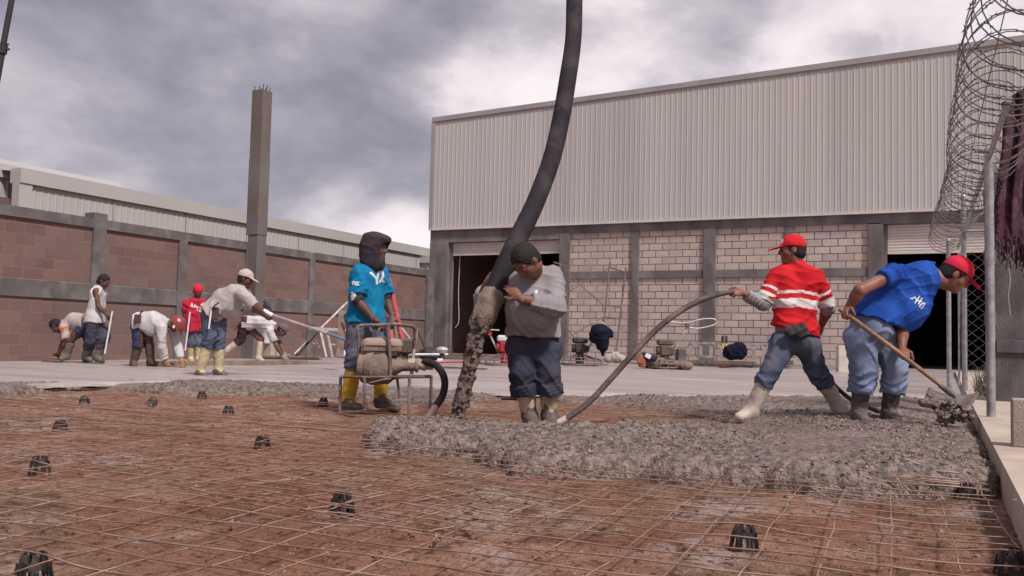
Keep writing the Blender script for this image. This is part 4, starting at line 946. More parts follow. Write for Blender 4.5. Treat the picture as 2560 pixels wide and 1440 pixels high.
root, shirt, I = person('man with red cap and red white striped shirt holding the vibrator hose, seen from behind', 7.7, J, 172, -98, 4, dict(skin=M_skin3, trousers=M_denim, boot=M_boot_wh, shirt=c_red),
    bulk=1.06, sleeve=.92, shirt_len=.10, hem=((1986, 828), nrm(-ZU-RH*.28)), cuffs=(1.38, 1.42), boot_h=.36, hair=M_hair, cap=c_red, rolled=False, shw=.18, leg_r=(.110, .078, .066), arm_r=(.056, .046, .034), loose=1.25,
    curl=(1.1, .8), palm=(FH*.8-ZU*.5, FH-RH*.2), thumb=(ZU, ZU), seed=23, shirt_fn=fn9, shirt_mats=[c_red, c_wht], undersleeve=[(c_grl, .8, 1.80), (c_grl, .8, 1.30)], wr=.011, capdrop=.004, sphi=178)
decal([o for o in root.children if o.name.startswith('cap')][0], root, [[(1957, 598), (1953, 604), (1950, 611)], [(1957, 599), (1956, 606), (1951, 610)]], 2.5, M_print, 'emblem')
b = Fld(.02)
for k in range(7): b.el(PD(1972+k*7, 828+8*math.sin(k*2.2), 7.52), (.03, .025, .04+.012*math.sin(k*3)))
V, Q = b.mesh(.008, wrinkle(.012, 40, 4)); link_mesh('glove_in_pocket', V, Q, mat('dirty_glove', (.05, .045, .045), .9), root)

# ---- man shovelling
c_blue = cloth('blue_cotton', (.022, .085, .40), (.016, .062, .31), scale=3, stain=(.03, .10, .42), samt=.4)
J = dict(pel=(2178, 814, .02), nk=(2322, 674), hd=(2388, 688, -.05), sL=(2296, 735, .16), sR=(2238, 684, -.16), eL=(2256, 818, -.06), wL=(2254, 872, -.16), mL=(2264, 890, -.28),
         eR=(2150, 726, -.30), wR=(2122, 768, -.22), mR=(2108, 786, -.27), hL=(2212, 846, .04), hR=(2150, 846, -.04), kL=(2238, 924, .0), kR=(2160, 924, -.1), aL=(2222, 1030, .05), aR=(2146, 1032, -.05), tL=(2240, 1048, -.05), tR=(2160, 1050, -.18))
root, shirt, I = person('heavy man in blue t-shirt and red cap bending to shovel concrete', 7.35, J, 78, 72, 38, dict(skin=M_skin3, trousers=M_denim_l, boot=M_boot_dk, shirt=c_blue),
    bulk=1.36, belly=.05, sleeve=.36, shirt_len=.13, hem=((2170, 797), nrm(-ZU*.95-RH*.31)), cuffs=(1.52, 1.52), boot_h=.33, hair=M_hair, cap=cloth('crimson_cotton', (.62, .03, .06), (.5, .022, .045), scale=4), shw=.18, leg_r=(.130, .092, .075), arm_r=(.054, .047, .037), loose=1.28,
    curl=(1.2, 1.2), palm=(-ZU-FH*.2, RH*.6-ZU*.6), thumb=(RH*.6+ZU*.2, ZU), seed=31, wr=.013, belly_c=.42, tw=.06, head_s=1.12, neck_r=.07, spine_k=.12, hand_s=1.08, capdrop=.0, rolled=False, hipw=.10, boot_cover=(M_cement, .03))
decal(shirt, root, [[(2279, 748), (2287, 743), (2291, 750)], [(2287, 758), (2294, 748), (2300, 739)], [(2296, 761), (2302, 750), (2306, 744)], [(2294, 752), (2306, 754)], [(2298, 768), (2304, 760), (2312, 758), (2308, 766), (2302, 772)], [(2276, 745), (2282, 748)]], 3.2, M_print)

# ---- shovel
M_wood = mat('shovel_wood', (.33, .20, .12), .6, (.22, .12, .07), 12, .15, 60, stretch=(1, 1, 1), stain=(.14, .09, .07), samt=.6, sscale=6)
M_steel = mat('muddy_steel', (.19, .15, .145), .6, (.11, .085, .08), 12, .5, 60, metal=.2, stain=(.28, .23, .22), samt=.6, sscale=7)
pt = PD(2098, 772, 7.12); ph_ = PD(2376, 982, 7.05); sv = thing('shovel', ph_-ZU*.2, 'wooden handled steel shovel scooping wet concrete', 'shovel')
b = MB(); b.tube([pt, (pt+ph_)/2+np.array([0, 0, .008]), ph_], [.019, .019, .017], 10); b.build('handle', M_wood, sv, smooth='auto')
b = MB(); dsh = nrm(ph_-pt); b.tube([ph_-dsh*.10, ph_, ph_+dsh*.05], [.022, .026, .02], 10); b.build('socket', M_steel, sv, smooth='auto')
b = MB(); nx, ny = 11, 9; V = []; cxb = PD(2378, 995, 7.03)
P00, P10, P01, P11 = PD(2322, 968, 7.22), PD(2450, 980, 7.12), PD(2306, 1006, 7.02), PD(2424, 1022, 6.90)
for sgn in (0, 1):
    for i in range(ny):
        for k in range(nx):
            s_ = k/(nx-1); t_s = i/(ny-1); p = (P00*(1-s_)+P10*s_)*(1-t_s)+(P01*(1-s_)+P11*s_)*t_s
            p = p+ZU*(-.045*(1-(2*s_-1)**2))+FH*(.05*(1-(2*s_-1)**2))*(1-t_s)-ZU*.004*sgn-ZU*.03*max(0, t_s-.6)*(1-(2*s_-1)**2); V.append(p)
Fq = []
for sgn in (0, 1):
    for i in range(ny-1):
        for k in range(nx-1):
            a = sgn*nx*ny+i*nx+k; q = (a, a+1, a+nx+1, a+nx); Fq.append(q if sgn else q[::-1])
for k in range(nx-1): Fq += [(k, k+1, nx*ny+k+1, nx*ny+k), (nx*(ny-1)+k, nx*ny+nx*(ny-1)+k, nx*ny+nx*(ny-1)+k+1, nx*(ny-1)+k+1)]
for i in range(ny-1): Fq += [(i*nx, nx*ny+i*nx, nx*ny+(i+1)*nx, (i+1)*nx), (i*nx+nx-1, (i+1)*nx+nx-1, nx*ny+(i+1)*nx+nx-1, nx*ny+i*nx+nx-1)]
b.add(V, Fq); b.build('blade', M_steel, sv, smooth=True)
F = Fld(.03); rg = random.Random(8)
for k in range(14): F.el(PD(2310+rg.random()*70, 1002+rg.random()*9, 7.0+rg.uniform(-.04, .03)), (.024+.012*rg.random(), .022, .012))
V, Q = F.mesh(.008, wrinkle(.012, 60, 3)); link_mesh('concrete_load', V, Q, M_rough, sv)
F = Fld(.02)
for k in range(34):
    px = 2340+rg.random()*95; py = 1012+rg.random()*42; F.el(PD(px, py, 7.0+rg.uniform(-.12, .12)), (.009+.013*rg.random(),)*3)
for (px, py) in ((2352, 1018), (2350, 1030), (2356, 1042), (2348, 1050), (2392, 1022), (2400, 1034), (2396, 1046), (2410, 1050), (2380, 1052), (2366, 1054)): F.el(PD(px, py, 7.0), (.019, .017, .022))
V, Q = F.mesh(.009, wrinkle(.010, 60, 5)); tag(link_mesh('falling_concrete', V, Q, M_rough), 'lumps of wet concrete spilling under the shovel blade', 'concrete', kind='stuff')

# ---- hooded man behind the vibrator engine
c_turq = cloth('turquoise_cotton', (.008, .19, .37), (.006, .14, .29), scale=3, stain=(.012, .25, .42), samt=.5)
c_hood = cloth('charcoal_cotton', (.055, .045, .055), (.038, .03, .038), scale=5)
J = dict(pel=(914, 814), nk=(922, 664), hd=(939, 621, -.02), sL=(950, 682, .15), sR=(897, 684, -.15), eL=(968, 752, .14), wL=(980, 790, .02), mL=(975, 812, -.05),
         eR=(895, 752, -.20), wR=(936, 800, -.24), mR=(956, 812, -.20), hL=(936, 836, .08), hR=(894, 836, -.08), kL=(948, 892, .05), kR=(888, 886, -.08), aL=(953, 1000, .1), aR=(869, 1008, -.02), tL=(990, 1020, .05), tR=(894, 1020, -.15))
root, shirt, I = person('man in dark hood, turquoise t-shirt and yellow rubber boots leaning on the machine frame', 8.15, J, 62, 74, 4, dict(skin=M_skin2, trousers=cloth('washed_denim', (.16, .165, .22), (.10, .105, .15), scale=3.2), boot=M_boot_yel, shirt=c_turq),
    bulk=1.04, sleeve=.78, shirt_len=.10, hem=((914, 806), nrm(-ZU-RH*.05)), cuffs=(1.30, 1.30), boot_h=.40, hood=c_hood, shw=.165, leg_r=(.104, .078, .06), arm_r=(.050, .040, .030), loose=1.35,
    curl=(.8, .8), palm=(-ZU, -ZU), thumb=(-FH*.7, FH*.3+RH*.3), seed=41, undersleeve=[(c_hood, .6, .98), (c_hood, .6, 1.02)], wr=.011, boot_cover=(M_cement, .045))
def px3(x, y): return (860+x/9., 560+y/9.)
decal(shirt, root, [([px3(585, 1085), px3(640, 1125), px3(700, 1190), px3(735, 1250), px3(745, 1360)], 5.5), ([px3(745, 1250), px3(765, 1150), px3(790, 1075), px3(850, 1065), px3(878, 1130), px3(865, 1210), px3(820, 1285), px3(785, 1305)], 5.8), ([px3(785, 1305), px3(850, 1275), px3(920, 1315)], 5.5)], 5.5, M_print)
decal(shirt, root, [[px3(195, 1290), px3(195, 1375)], [px3(195, 1290), px3(235, 1300), px3(225, 1330), px3(197, 1332)], [px3(215, 1332), px3(245, 1375)], [px3(265, 1300), px3(295, 1310), px3(290, 1370), px3(262, 1372), px3(255, 1320), px3(268, 1300)], [px3(350, 1310), px3(318, 1305), px3(305, 1340), px3(318, 1378), px3(352, 1378)]], 2.2, M_print, 'lettering')
F = Fld(.02); F.el(PD(885, 738, 7.93), (.035, .03, .055)); V, Q = F.mesh(.007, wrinkle(.008, 40, 6)); link_mesh('sleeve_patch', V, Q, c_wht, root)
b = MB(); b.cbox(PD(887, 808, 7.97), (.035, .02, .075), .005, (RH, FH, ZU)); b.build('phone_pouch', M_pole, root)

# ---- far group
c_wh2 = cloth('bright_cotton', (.52, .485, .50), (.43, .40, .41), scale=4)
c_warm = cloth('sand_cotton', (.42, .36, .33), (.34, .29, .27), scale=4)
M_boot_f = mat('cream_rubber_muddy', (.55, .44, .28), .6, (.42, .33, .20), 7, .1, 60, stain=(.26, .20, .15), samt=.8, sscale=4)
J = dict(pel=(534, 779), nk=(606, 718), hd=(614, 698, -.02), sL=(612, 736, .17), sR=(604, 732, -.17), eL=(626, 768, .12), wL=(660, 786, .02), mL=(672, 792, 0),
         eR=(636, 766, -.2), wR=(662, 788, -.06), mR=(674, 796, -.03), hL=(546, 795, .08), hR=(522, 795, -.08), kL=(548, 846, .06), kR=(524, 840, -.1), aL=(545, 925, .1), aR=(500, 930, -.05), tL=(562, 938, .1), tR=(514, 940, -.1))
person('man in beige cap, grey white shirt, jeans and cream boots pushing a long float pole', 12.55, J, 88, 86, 18, dict(skin=M_skin2, trousers=M_denim, boot=M_boot_f, shirt=cloth('dull_white_cotton', (.43, .385, .37), (.35, .31, .30))), near=False, bulk=1.1, belly=.03, sleeve=.98, shirt_len=.04, cuffs=(1.32, 1.32), boot_h=.42,
       hair=M_hair, cap=cloth('beige_cotton', (.46, .39, .36)), shw=.17, leg_r=(.115, .082, .07), arm_r=(.054, .044, .034), loose=1.35, curl=(1., 1.), seed=51, eyes=False, spine_k=.06, boot_cover=(M_cement, .0))
PR5 = bpy.context.scene.objects
J = dict(pel=(353, 806), nk=(418, 806), hd=(441, 812, -.02), sL=(428, 818, .16), sR=(404, 818, -.16), eL=(444, 866, .12), wL=(453, 899, .02), mL=(457, 912, 0),
         eR=(404, 868, -.12), wR=(412, 900, -.02), mR=(418, 912, 0), hL=(366, 822, .08), hR=(346, 822, -.08), kL=(373, 858, .05), kR=(347, 856, -.08), aL=(377, 902, .08), aR=(334, 906, -.05), tL=(384, 908, .05), tR=(336, 914, -.1))
root, shirt, I = person('man in red hard hat and white long sleeves bent low over the screed board', 15.1, J, 90, 92, 62, dict(skin=M_skin2, trousers=cloth('navy_denim', (.045, .05, .10), (.03, .032, .065)), boot=mat('brown_rubber', (.10, .065, .05), .7), shirt=c_wh2), near=False, bulk=1.08, belly=.03,
       sleeve=1.9, shirt_len=.06, cuffs=(1.25, 1.25), boot_h=.33, shw=.165, leg_r=(.115, .088, .07), arm_r=(.054, .044, .034), loose=1.3, curl=(.9, .9), gloves=mat('tan_leather', (.36, .22, .11), .8), seed=61, eyes=False, spine_k=.07, hand_s=1.35)
f2, l2, u2 = I['ax']; F = Fld(.008); F.el(I['hd']+u2*.035, (.15, .125, .13), (f2, l2, u2)); F.cut(I['hd']-u2*.01, -u2); F.el(I['hd']+u2*.0+f2*.03, (.17, .14, .012), (f2, l2, u2)); V, Q = F.mesh(.01)
hat = link_mesh('hard_hat', V, Q, mat('red_gloss', (.24, .04, .035), .3, spec=.6), root)
b = MB(); b.cbox(PD(434, 817, 14.94), (.035, .01, .05), .004, (RH, FH, ZU)); b.build('white_patch', M_print, hat)  # small white patch on the near side of the hat
J = dict(pel=(238, 800), nk=(247, 718), hd=(259, 704, -.0), sL=(256, 728, .13), sR=(240, 728, -.13), eL=(262, 765, .15), wL=(274, 790, .05), mL=(278, 797, .0),
         eR=(246, 766, -.17), wR=(269, 790, -.12), mR=(275, 798, -.08), hL=(246, 815, .08), hR=(232, 815, -.08), kL=(262, 842, .02), kR=(226, 852, -.05), aL=(244, 893, .05), aR=(214, 889, .1), tL=(256, 902, .0), tR=(226, 899, .05))
person('man in sleeveless white shirt and dark trousers striding with a white stick', 15.7, J, 88, 90, 28, dict(skin=M_skin2, trousers=cloth('slate_cotton', (.07, .068, .095), (.045, .042, .06)), boot=mat('dusty_rubber', (.17, .14, .12), .8), shirt=c_wh2), near=False, tank=True, shirt_len=.14,
       hem=((238, 806), -ZU), cuffs=(1.5, 1.5), boot_h=.3, hair=M_hair, shw=.155, leg_r=(.11, .085, .07), arm_r=(.048, .038, .03), loose=1.2, curl=(.9, .9), seed=71, eyes=False)
J = dict(pel=(208, 806), nk=(160, 808), hd=(140, 815, .02), sL=(160, 822, .14), sR=(160, 818, -.14), eL=(158, 855, .10), wL=(146, 884, .0), mL=(140, 894, 0),
         eR=(166, 850, -.14), wR=(148, 882, -.08), mR=(142, 893, -.05), hL=(205, 816, .08), hR=(205, 818, -.08), kL=(224, 850, .1), kR=(178, 850, -.08), aL=(222, 893, .2), aR=(166, 889, -.05), tL=(212, 900, .2), tR=(154, 897, -.1))
root, shirt, I = person('man in tan shirt with orange reflective stripes bending to trowel by the wall', 15.95, J, -92, -95, 60, dict(skin=M_skin2, trousers=cloth('navy_cotton', (.055, .06, .105), (.035, .038, .07)), boot=mat('dusty_rubber', (.17, .14, .12), .8), shirt=c_warm), near=False, sleeve=.9, shirt_len=.05,
       cuffs=(1.5, 1.5), boot_h=.25, hair=M_hair, shw=.155, leg_r=(.11, .082, .066), loose=1.3, curl=(.9, .9), seed=81, eyes=False, spine_k=.06)
M_or = mat('orange_reflective', (.85, .22, .12), .6, (.7, .16, .1), 20)
decal(shirt, root, [[(144, 800), (148, 808), (146, 816)], [(150, 822), (157, 818), (166, 815)], [(152, 828), (160, 824)]], 5, M_or, 'reflective_stripe', .01)
J = dict(pel=(487, 815), nk=(489, 748), hd=(494, 730, -.02), sL=(508, 756, -.02), sR=(467, 756, 0), eL=(512, 790, .0), wL=(506, 815, -.08), mL=(504, 824, -.1),
         eR=(461, 786, .0), wR=(467, 804, -.12), mR=(470, 812, -.15), hL=(496, 826), hR=(478, 826), kL=(496, 856, -.04), kR=(478, 856, -.04), aL=(496, 896), aR=(477, 897), tL=(500, 904, -.14), tR=(479, 905, -.14))
root, shirt, I = person('young man with red cap worn backwards and printed red t-shirt standing at the wall', 17.2, J, 14, 25, 22, dict(skin=M_skin2, trousers=cloth('grey_denim', (.11, .12, .16), (.07, .08, .11)), boot=M_boot_f, shirt=cloth('crimson_tee', (.50, .02, .05), (.40, .018, .04))), near=False, sleeve=.8, shirt_len=.10,
       cuffs=(1.25, 1.25), boot_h=.36, cap=cloth('scarlet_cotton', (.60, .025, .045), (.5, .02, .035)), capback=True, shw=.15, leg_r=(.10, .075, .06), loose=1.3, curl=(.8, .8), seed=91)
def px4(x, y): return (420+x/4.5, 640+y/4.5)
decal(shirt, root, [[px4(255, 575), px4(268, 525)], [px4(268, 525), px4(282, 580)], [px4(260, 560), px4(278, 562)], [px4(292, 588), px4(298, 545)], [px4(298, 545), px4(306, 572)], [px4(306, 572), px4(316, 550)], [px4(316, 550), px4(318, 598)], [px4(330, 570), px4(328, 612)], [px4(330, 570), px4(348, 575)], [px4(329, 590), px4(345, 594)], [px4(328, 612), px4(346, 616)], [px4(358, 580), px4(358, 630)], [px4(358, 580), px4(374, 588), px4(360, 603)], [px4(362, 603), px4(376, 632)]], 1.7, M_print, 'lettering', .008)
c_pr = cloth('dark_print', (.16, .02, .03))
decal(shirt, root, [[px4(250+22*a+9*(b_ % 2), 640+24*b_), px4(262+22*a+9*(b_ % 2), 650+24*b_)] for a in range(6) for b_ in range(5)], 1.6, c_pr, 'pattern', .007)
J = dict(pel=(616, 808), nk=(684, 812), hd=(706, 826, -.02), sL=(686, 826, .13), sR=(674, 828, -.15), eL=(702, 862, .10), wL=(712, 886, .03), mL=(718, 898, 0),
         eR=(690, 864, -.12), wR=(706, 890, -.03), mR=(714, 900, -.02), hL=(622, 820, .08), hR=(608, 818, -.08), kL=(653, 848, .02), kR=(602, 850, -.05), aL=(646, 894, .0), aR=(566, 876, -.1), tL=(656, 902, -.05), tR=(556, 889, -.1))
root, shirt, I = person('crouching man in white t-shirt and dark trousers holding the far end of the screed board', 18.4, J, 88, 88, 40, dict(skin=M_skin, trousers=cloth('maroon_cotton', (.055, .03, .035), (.035, .02, .025)), boot=M_boot_wh, shirt=c_wh2), near=False, sleeve=.7, shirt_len=.04,
       cuffs=(1.30, 1.30), boot_h=.30, cap=cloth('dust_cotton', (.15, .12, .12)), capback=False, hair=M_hair, shw=.155, leg_r=(.105, .080, .066), loose=1.35, curl=(.8, .8), seed=95, eyes=False, spine_k=.05, gloves=mat('grey_glove', (.30, .25, .22), .85), hand_s=1.3, peak_len=.05)
# ================================================================== EQUIPMENT
# ---- big concrete pump hose
M_hose = mat('black_rubber', (.030, .025, .030), .8, (.020, .017, .022), 2.2, .15, 60, stain=(.075, .062, .062), samt=.45, sscale=5, spec=.12)
M_hosemud = mat('dried_cement', (.28, .215, .165), .85, (.16, .12, .095), 5, .4, 50, stain=(.13, .10, .085), samt=.7, sscale=4)
M_crust = mat('crusted_cement', (.14, .098, .082), .8, (.055, .038, .034), 13, .9, 45, stain=(.20, .155, .125), samt=.6, sscale=6)
ctr = [(1440, -900, 10.2, 34), (1441, -500, 9.4, 37), (1440, -200, 8.8, 40), (1438, -70, 8.45, 42), (1436, 0, 8.2, 42), (1433, 100, 7.95, 42), (1419, 200, 7.7, 44), (1402, 300, 7.5, 45), (1378, 400, 7.3, 46), (1341, 500, 7.1, 47), (1313, 560, 7.0, 49), (1294, 598, 6.95, 50), (1277, 634, 6.9, 51), (1260, 670, 6.87, 51), (1245, 704, 6.85, 50), (1232, 734, 6.83, 52)]
P_ = [PD(a, b, c) for a, b, c, w in ctr]; Rr = [w/2*c/FPX for a, b, c, w in ctr]
def rint(rs_, n): return list(np.interp(np.linspace(0, len(rs_)-1, (len(rs_)-1)*n+1), range(len(rs_)), rs_))
hs = thing('concrete_hose', PD(1145, 1042, 6.7), 'thick black concrete pump hose hanging from above, held by the stocky man', 'hose')
b = MB(); b.tube(spline(P_, 8), rint(Rr, 8), 24); b.build('rubber_hose', M_hose, hs, smooth=True)
c2 = [(1231, 738, 6.82, 53), (1224, 757, 6.81, 60), (1213, 783, 6.80, 60), (1203, 806, 6.79, 52), (1199, 818, 6.78, 46)]
F = Fld(.02)
for i in range(len(c2)-1):
    a, q = c2[i], c2[i+1]; F.rc(PD(*a[:3]), PD(*q[:3]), a[3]/2*a[2]/FPX, q[3]/2*q[2]/FPX)
V, Q = F.mesh(.008, wrinkle(.008, 25, 3)); link_mesh('reducer_sleeve', V, Q, M_hosemud, hs)
F = Fld(.02)
F.rc(PD(1205, 801, 6.79), PD(1200, 813, 6.78), .086, .080); V, Q = F.mesh(.008, wrinkle(.012, 40, 9)); link_mesh('clamp', V, Q, M_crust, hs)
c3 = [(1199, 812, 6.78, 42), (1187, 860, 6.76, 38), (1177, 905, 6.74, 37), (1166, 950, 6.72, 37), (1155, 1000, 6.7, 36), (1144, 1040, 6.68, 34), (1141, 1060, 6.68, 34)]
F = Fld(.02)
for i in range(len(c3)-1):
    a, q = c3[i], c3[i+1]; F.rc(PD(*a[:3]), PD(*q[:3]), a[3]/2*a[2]/FPX*.92, q[3]/2*q[2]/FPX*.92)
rg = random.Random(12)
for k in range(170):
    t_c = rg.random()*5.9; i = int(t_c); fr = t_c-i; a, q = c3[i], c3[min(i+1, 6)]; w = (a[3]*(1-fr)+q[3]*fr)/2; an_ = rg.random()*6.28
    F.el(PD(a[0]*(1-fr)+q[0]*fr+w*.95*math.cos(an_), a[1]*(1-fr)+q[1]*fr+rg.uniform(-6, 6), a[2]-.09*math.sin(an_)), (.007+.013*rg.random(), .007+.012*rg.random(), .007+.012*rg.random()), k=.006)
V, Q = F.mesh(.0065, wrinkle(.006, 80, 3)); link_mesh('crusted_hose_end', V, Q, M_crust, hs)

# ---- engine driven vibrator in a tube frame
M_rust = mat('rusty_tube', (.20, .135, .115), .65, (.11, .075, .07), 10, .3, 70, metal=.2, stain=(.34, .28, .26), samt=.6, sscale=8)
M_eng = mat('dusty_engine', (.19, .14, .12), .8, (.16, .115, .10), 8, .5, 50, stain=(.34, .27, .23), samt=.6, sscale=5)
M_eng2 = mat('dusty_engine_dark', (.13, .095, .085), .8, (.07, .05, .048), 8, .5, 50, stain=(.20, .155, .135), samt=.6, sscale=5)
DE = 7.75; DB = 8.05
def pe(x, y, d=DE): return PD(840+x/5.143, 780+y/5.143, d)
ve = thing('vibrator_engine', G(1000, 1042), 'dusty petrol vibrator engine inside a rusty tubular carrying frame', 'engine')
r_ = .016
b = MB(); b.tube(spline([pe(345, 830), pe(318, 800), pe(300, 600), pe(292, 400), pe(283, 230), pe(300, 185), pe(345, 170), pe(500, 168, 7.8), pe(690, 160, 7.9)], 6), r_, 10)
b.tube(spline([pe(700, 825, 7.65), pe(695, 600, 7.65), pe(680, 350, 7.65), pe(678, 200, 7.65), pe(705, 162, 7.65), pe(780, 160, 7.65), pe(960, 180, 7.75), pe(1005, 205, 7.78), pe(1015, 260, 7.8), pe(1000, 500, 7.85), pe(985, 720, 7.9), pe(965, 830, 7.9)], 6), r_, 10); b.build('roll_bar', M_rust, ve, smooth='auto')
b = MB()
lg = [((60, 830), (45, 1295), 7.85), ((368, 835), (372, 1290), 7.55), ((945, 830), (938, 1340), 7.5), ((1225, 830), (1215, 1250), 7.85)]
for (a, q, dd) in lg: bb_ = MB(); bb_.cyl(pe(*a, dd), pe(*q, dd), .014, 10); bb_.build('leg', M_rust, ve, smooth='auto')
for (a, q, da, db) in (((50, 832), (1240, 826), 7.8, 7.85), ((368, 840), (945, 834), 7.55, 7.5), ((60, 832), (368, 840), 7.85, 7.55), ((945, 834), (1225, 830), 7.5, 7.85), ((45, 1290), (372, 1290), 7.85, 7.55)): b.cyl(pe(*a, da), pe(*q, db), .013, 10)
b.cyl(pe(400, 720, 7.9), pe(385, 830, 7.9), .010, 8); b.build('base_frame', M_rust, ve, smooth='auto')
b = MB(); b.lathe(pe(545, 700, 7.78), [(.02, -.15), (.125, -.15), (.150, -.13), (.155, .0), (.152, .09), (.12, .13), (.06, .15)], ax=RH*.96-FH*.28, n=26); b.build('engine_body', M_eng, ve, smooth='auto')
b = MB(); b.lathe(pe(545, 700, 7.78)-(RH*.96-FH*.28)*.02, [(.156, -.045), (.163, -.04), (.163, .02), (.156, .025)], ax=RH*.96-FH*.28, n=26); b.build('recoil_cover', M_eng, ve, smooth='auto')
b = MB(); b.cbox(pe(610, 460, 7.8), (.34, .26, .09), .02, (RH, FH, ZU)); b.build('tank_lower', M_eng, ve)
b = MB(); cc = pe(608, 385, 7.8); tb = []
for (sx, sy, z) in ((.365, .28, -.030), (.365, .28, -.018), (.345, .26, .012), (.28, .20, .032), (.20, .13, .036)):
    for k in range(24):
        a = 2*math.pi*k/24; cx_, sx2 = math.cos(a), math.sin(a); e_ = .42
        tb.append(cc+RH*sx/2*abs(cx_)**e_*np.sign(cx_)+FH*sy/2*abs(sx2)**e_*np.sign(sx2)+ZU*z)
b.add(tb, [(i*24+k, i*24+(k+1) % 24, (i+1)*24+(k+1) % 24, (i+1)*24+k) for i in range(4) for k in range(24)]+[tuple(96+k for k in range(24)), tuple(range(23, -1, -1))]); tk = b.build('fuel_tank', mat('dusty_tank', (.34, .25, .205), .7, (.25, .18, .15), 5, .2, 50), ve, smooth='auto')
b = MB(); b.lathe(pe(560, 345, 7.8), [(.03, 0), (.032, .012), (.026, .02)]); b.cyl(pe(585, 345, 7.78)+ZU*.005, pe(620, 320, 7.78), .006, 6); b.cyl(pe(600, 320, 7.78), pe(660, 325, 7.78), .006, 6); b.build('fuel_cap', M_eng2, tk, smooth='auto')
b = MB(); b.cbox(pe(870, 440, 7.82), (.155, .15, .14), .02, (RH, FH, ZU)); b.build('air_filter', M_eng2, ve)
b = MB(); b.cbox(pe(640, 545, 7.8), (.24, .20, .07), .015, (RH, FH, ZU)); b.cbox(pe(840, 560, 7.82), (.11, .10, .12), .01, (RH, FH, ZU)); b.cbox(pe(760, 640, 7.82), (.12, .16, .16), .015, (RH, FH, ZU)); 
for k in range(5): b.box(pe(640, 520+k*9, 7.68), (.2, .03, .004), (RH, FH, ZU))
b.build('cylinder_block', M_eng2, ve)
b = MB(); b.lathe(pe(720, 680, 7.76), [(.10, 0), (.095, .03), (.055, .09), (.05, .20), (.062, .21), (.062, .225), (.05, .23)], ax=RH, n=18); b.build('coupling', M_eng, ve, smooth='auto')
b = MB(); b.lathe(pe(930, 660, 7.76), [(.045, 0), (.047, .02), (.045, .12), (.052, .13), (.052, .15), (.04, .16), (.036, .22)], ax=RH-ZU*.07, n=16); b.build('hose_coupler', mat('taped_coupler', (.50, .42, .32), .7, (.30, .22, .15), 12, .3, 60), ve, smooth='auto')
b = MB(); b.tube([pe(430, 910, 7.4), pe(650, 862, 7.5), pe(900, 836, 7.6)], [.005, .011, .011], 7); b.tube([pe(785, 850, 7.85), pe(800, 960, 7.85), pe(818, 1100, 7.85)], .012, 7); b.build('loose_rod', M_rust, ve, smooth='auto')
b = MB(); b.cyl(pe(960, 830, 7.75), pe(1035, 260, 7.9), .012, 8); b.cyl(pe(850, 215, 8.0), pe(975, 380, 7.9), .011, 8); b.cyl(pe(1045, 225, 7.9), pe(975, 380, 7.9), .013, 8); b.build('handle_strut', mat('pale_tube', (.40, .33, .30), .6, bump=.2), ve, smooth='auto')
hp_ = [pe(1130, 640, 7.74), pe(1200, 650, 7.7), pe(1290, 690, 7.66), pe(1370, 790, 7.6), pe(1400, 920, 7.55), pe(1375, 1060, 7.5), pe(1320, 1160, 7.45), pe(1270, 1230, 7.4)]
b = MB(); b.tube(spline(hp_, 8), .031, 14); vh = b.build('vibrator_hose', M_hose, ve, smooth=True)
b = MB(); b.tube(spline([pe(1275, 1225, 7.4), pe(1240, 1290, 7.35), pe(1195, 1350, 7.3), pe(1180, 1380, 7.3)], 5), .030, 12); b.build('hose_tip', mat('pale_mud', (.40, .29, .24), .8), ve, smooth=True)

# ---- vibrator hose held by the red shirted man
M_vh = mat('muddy_hose', (.085, .062, .055), .7, (.045, .032, .03), 10, .4, 60, stain=(.19, .14, .115), samt=.6, sscale=5)
vt = thing('vibrator_poker', G(1395, 1055), 'muddy vibrator hose arching from the concrete up to the hand of the striped shirt man', 'hose')
q = [(1392, 1056, 6.85, 17), (1420, 1044, 6.9, 19), (1470, 1008, 7.0, 20), (1520, 955, 7.1, 20), (1580, 888, 7.2, 20), (1640, 825, 7.3, 20), (1700, 778, 7.4, 20), (1760, 747, 7.5, 19), (1810, 733, 7.58, 17), (1845, 731, 7.63, 15), (1900, 745, 7.75, 13), (1980, 790, 7.9, 13), (2036, 848, 7.98, 13), (2050, 900, 7.95, 14), (2075, 950, 7.9, 14), (2130, 1000, 7.9, 14), (2200, 1030, 8.0, 14)]
b = MB(); b.tube(spline([PD(*v[:3]) for v in q], 8), rint([v[3]*.76/2*v[2]/FPX for v in q], 8), 14); b.build('hose', M_vh, vt, smooth=True)
b = MB(); b.tube([PD(1388, 1060, 6.83), PD(1415, 1047, 6.9)], [.025, .028], 12); b.build('poker_tip', mat('cement_tip', (.36, .30, .28), .7), vt, smooth='auto')

# ---- bull float pole of the man in the beige cap
M_alu = mat('dull_aluminium', (.46, .41, .40), .45, (.34, .30, .30), 8, .08, 60, metal=.35)
fp = thing('float_pole', PD(860, 850, 13.3), 'long pale float pole held by the man in the beige cap', 'pole')
b = MB(); b.cyl(PD(655, 779, 12.5), PD(815, 832, 13.2), .020, 10); b.build('pole', M_alu, fp, smooth='auto')
b = MB(); b.cyl(PD(813, 831, 13.2), PD(868, 851, 13.45), .023, 10); b.build('pole_section', mat('faded_blue_tube', (.14, .20, .30), .5), fp, smooth='auto')
b = MB(); b.cbox(PD(665, 765, 12.5), (.07, .05, .08), .01, (nrm(RH+ZU*.7), FH, nrm(ZU-RH*.7))); b.beam(PD(660, 752, 12.5), PD(678, 775, 12.5), .035, .03); b.build('clamp', M_pole, fp)
b = MB(); b.cyl(PD(658, 776, 12.48), PD(680, 788, 12.52), .032, 10); b.build('grip', M_print, fp, smooth='auto')

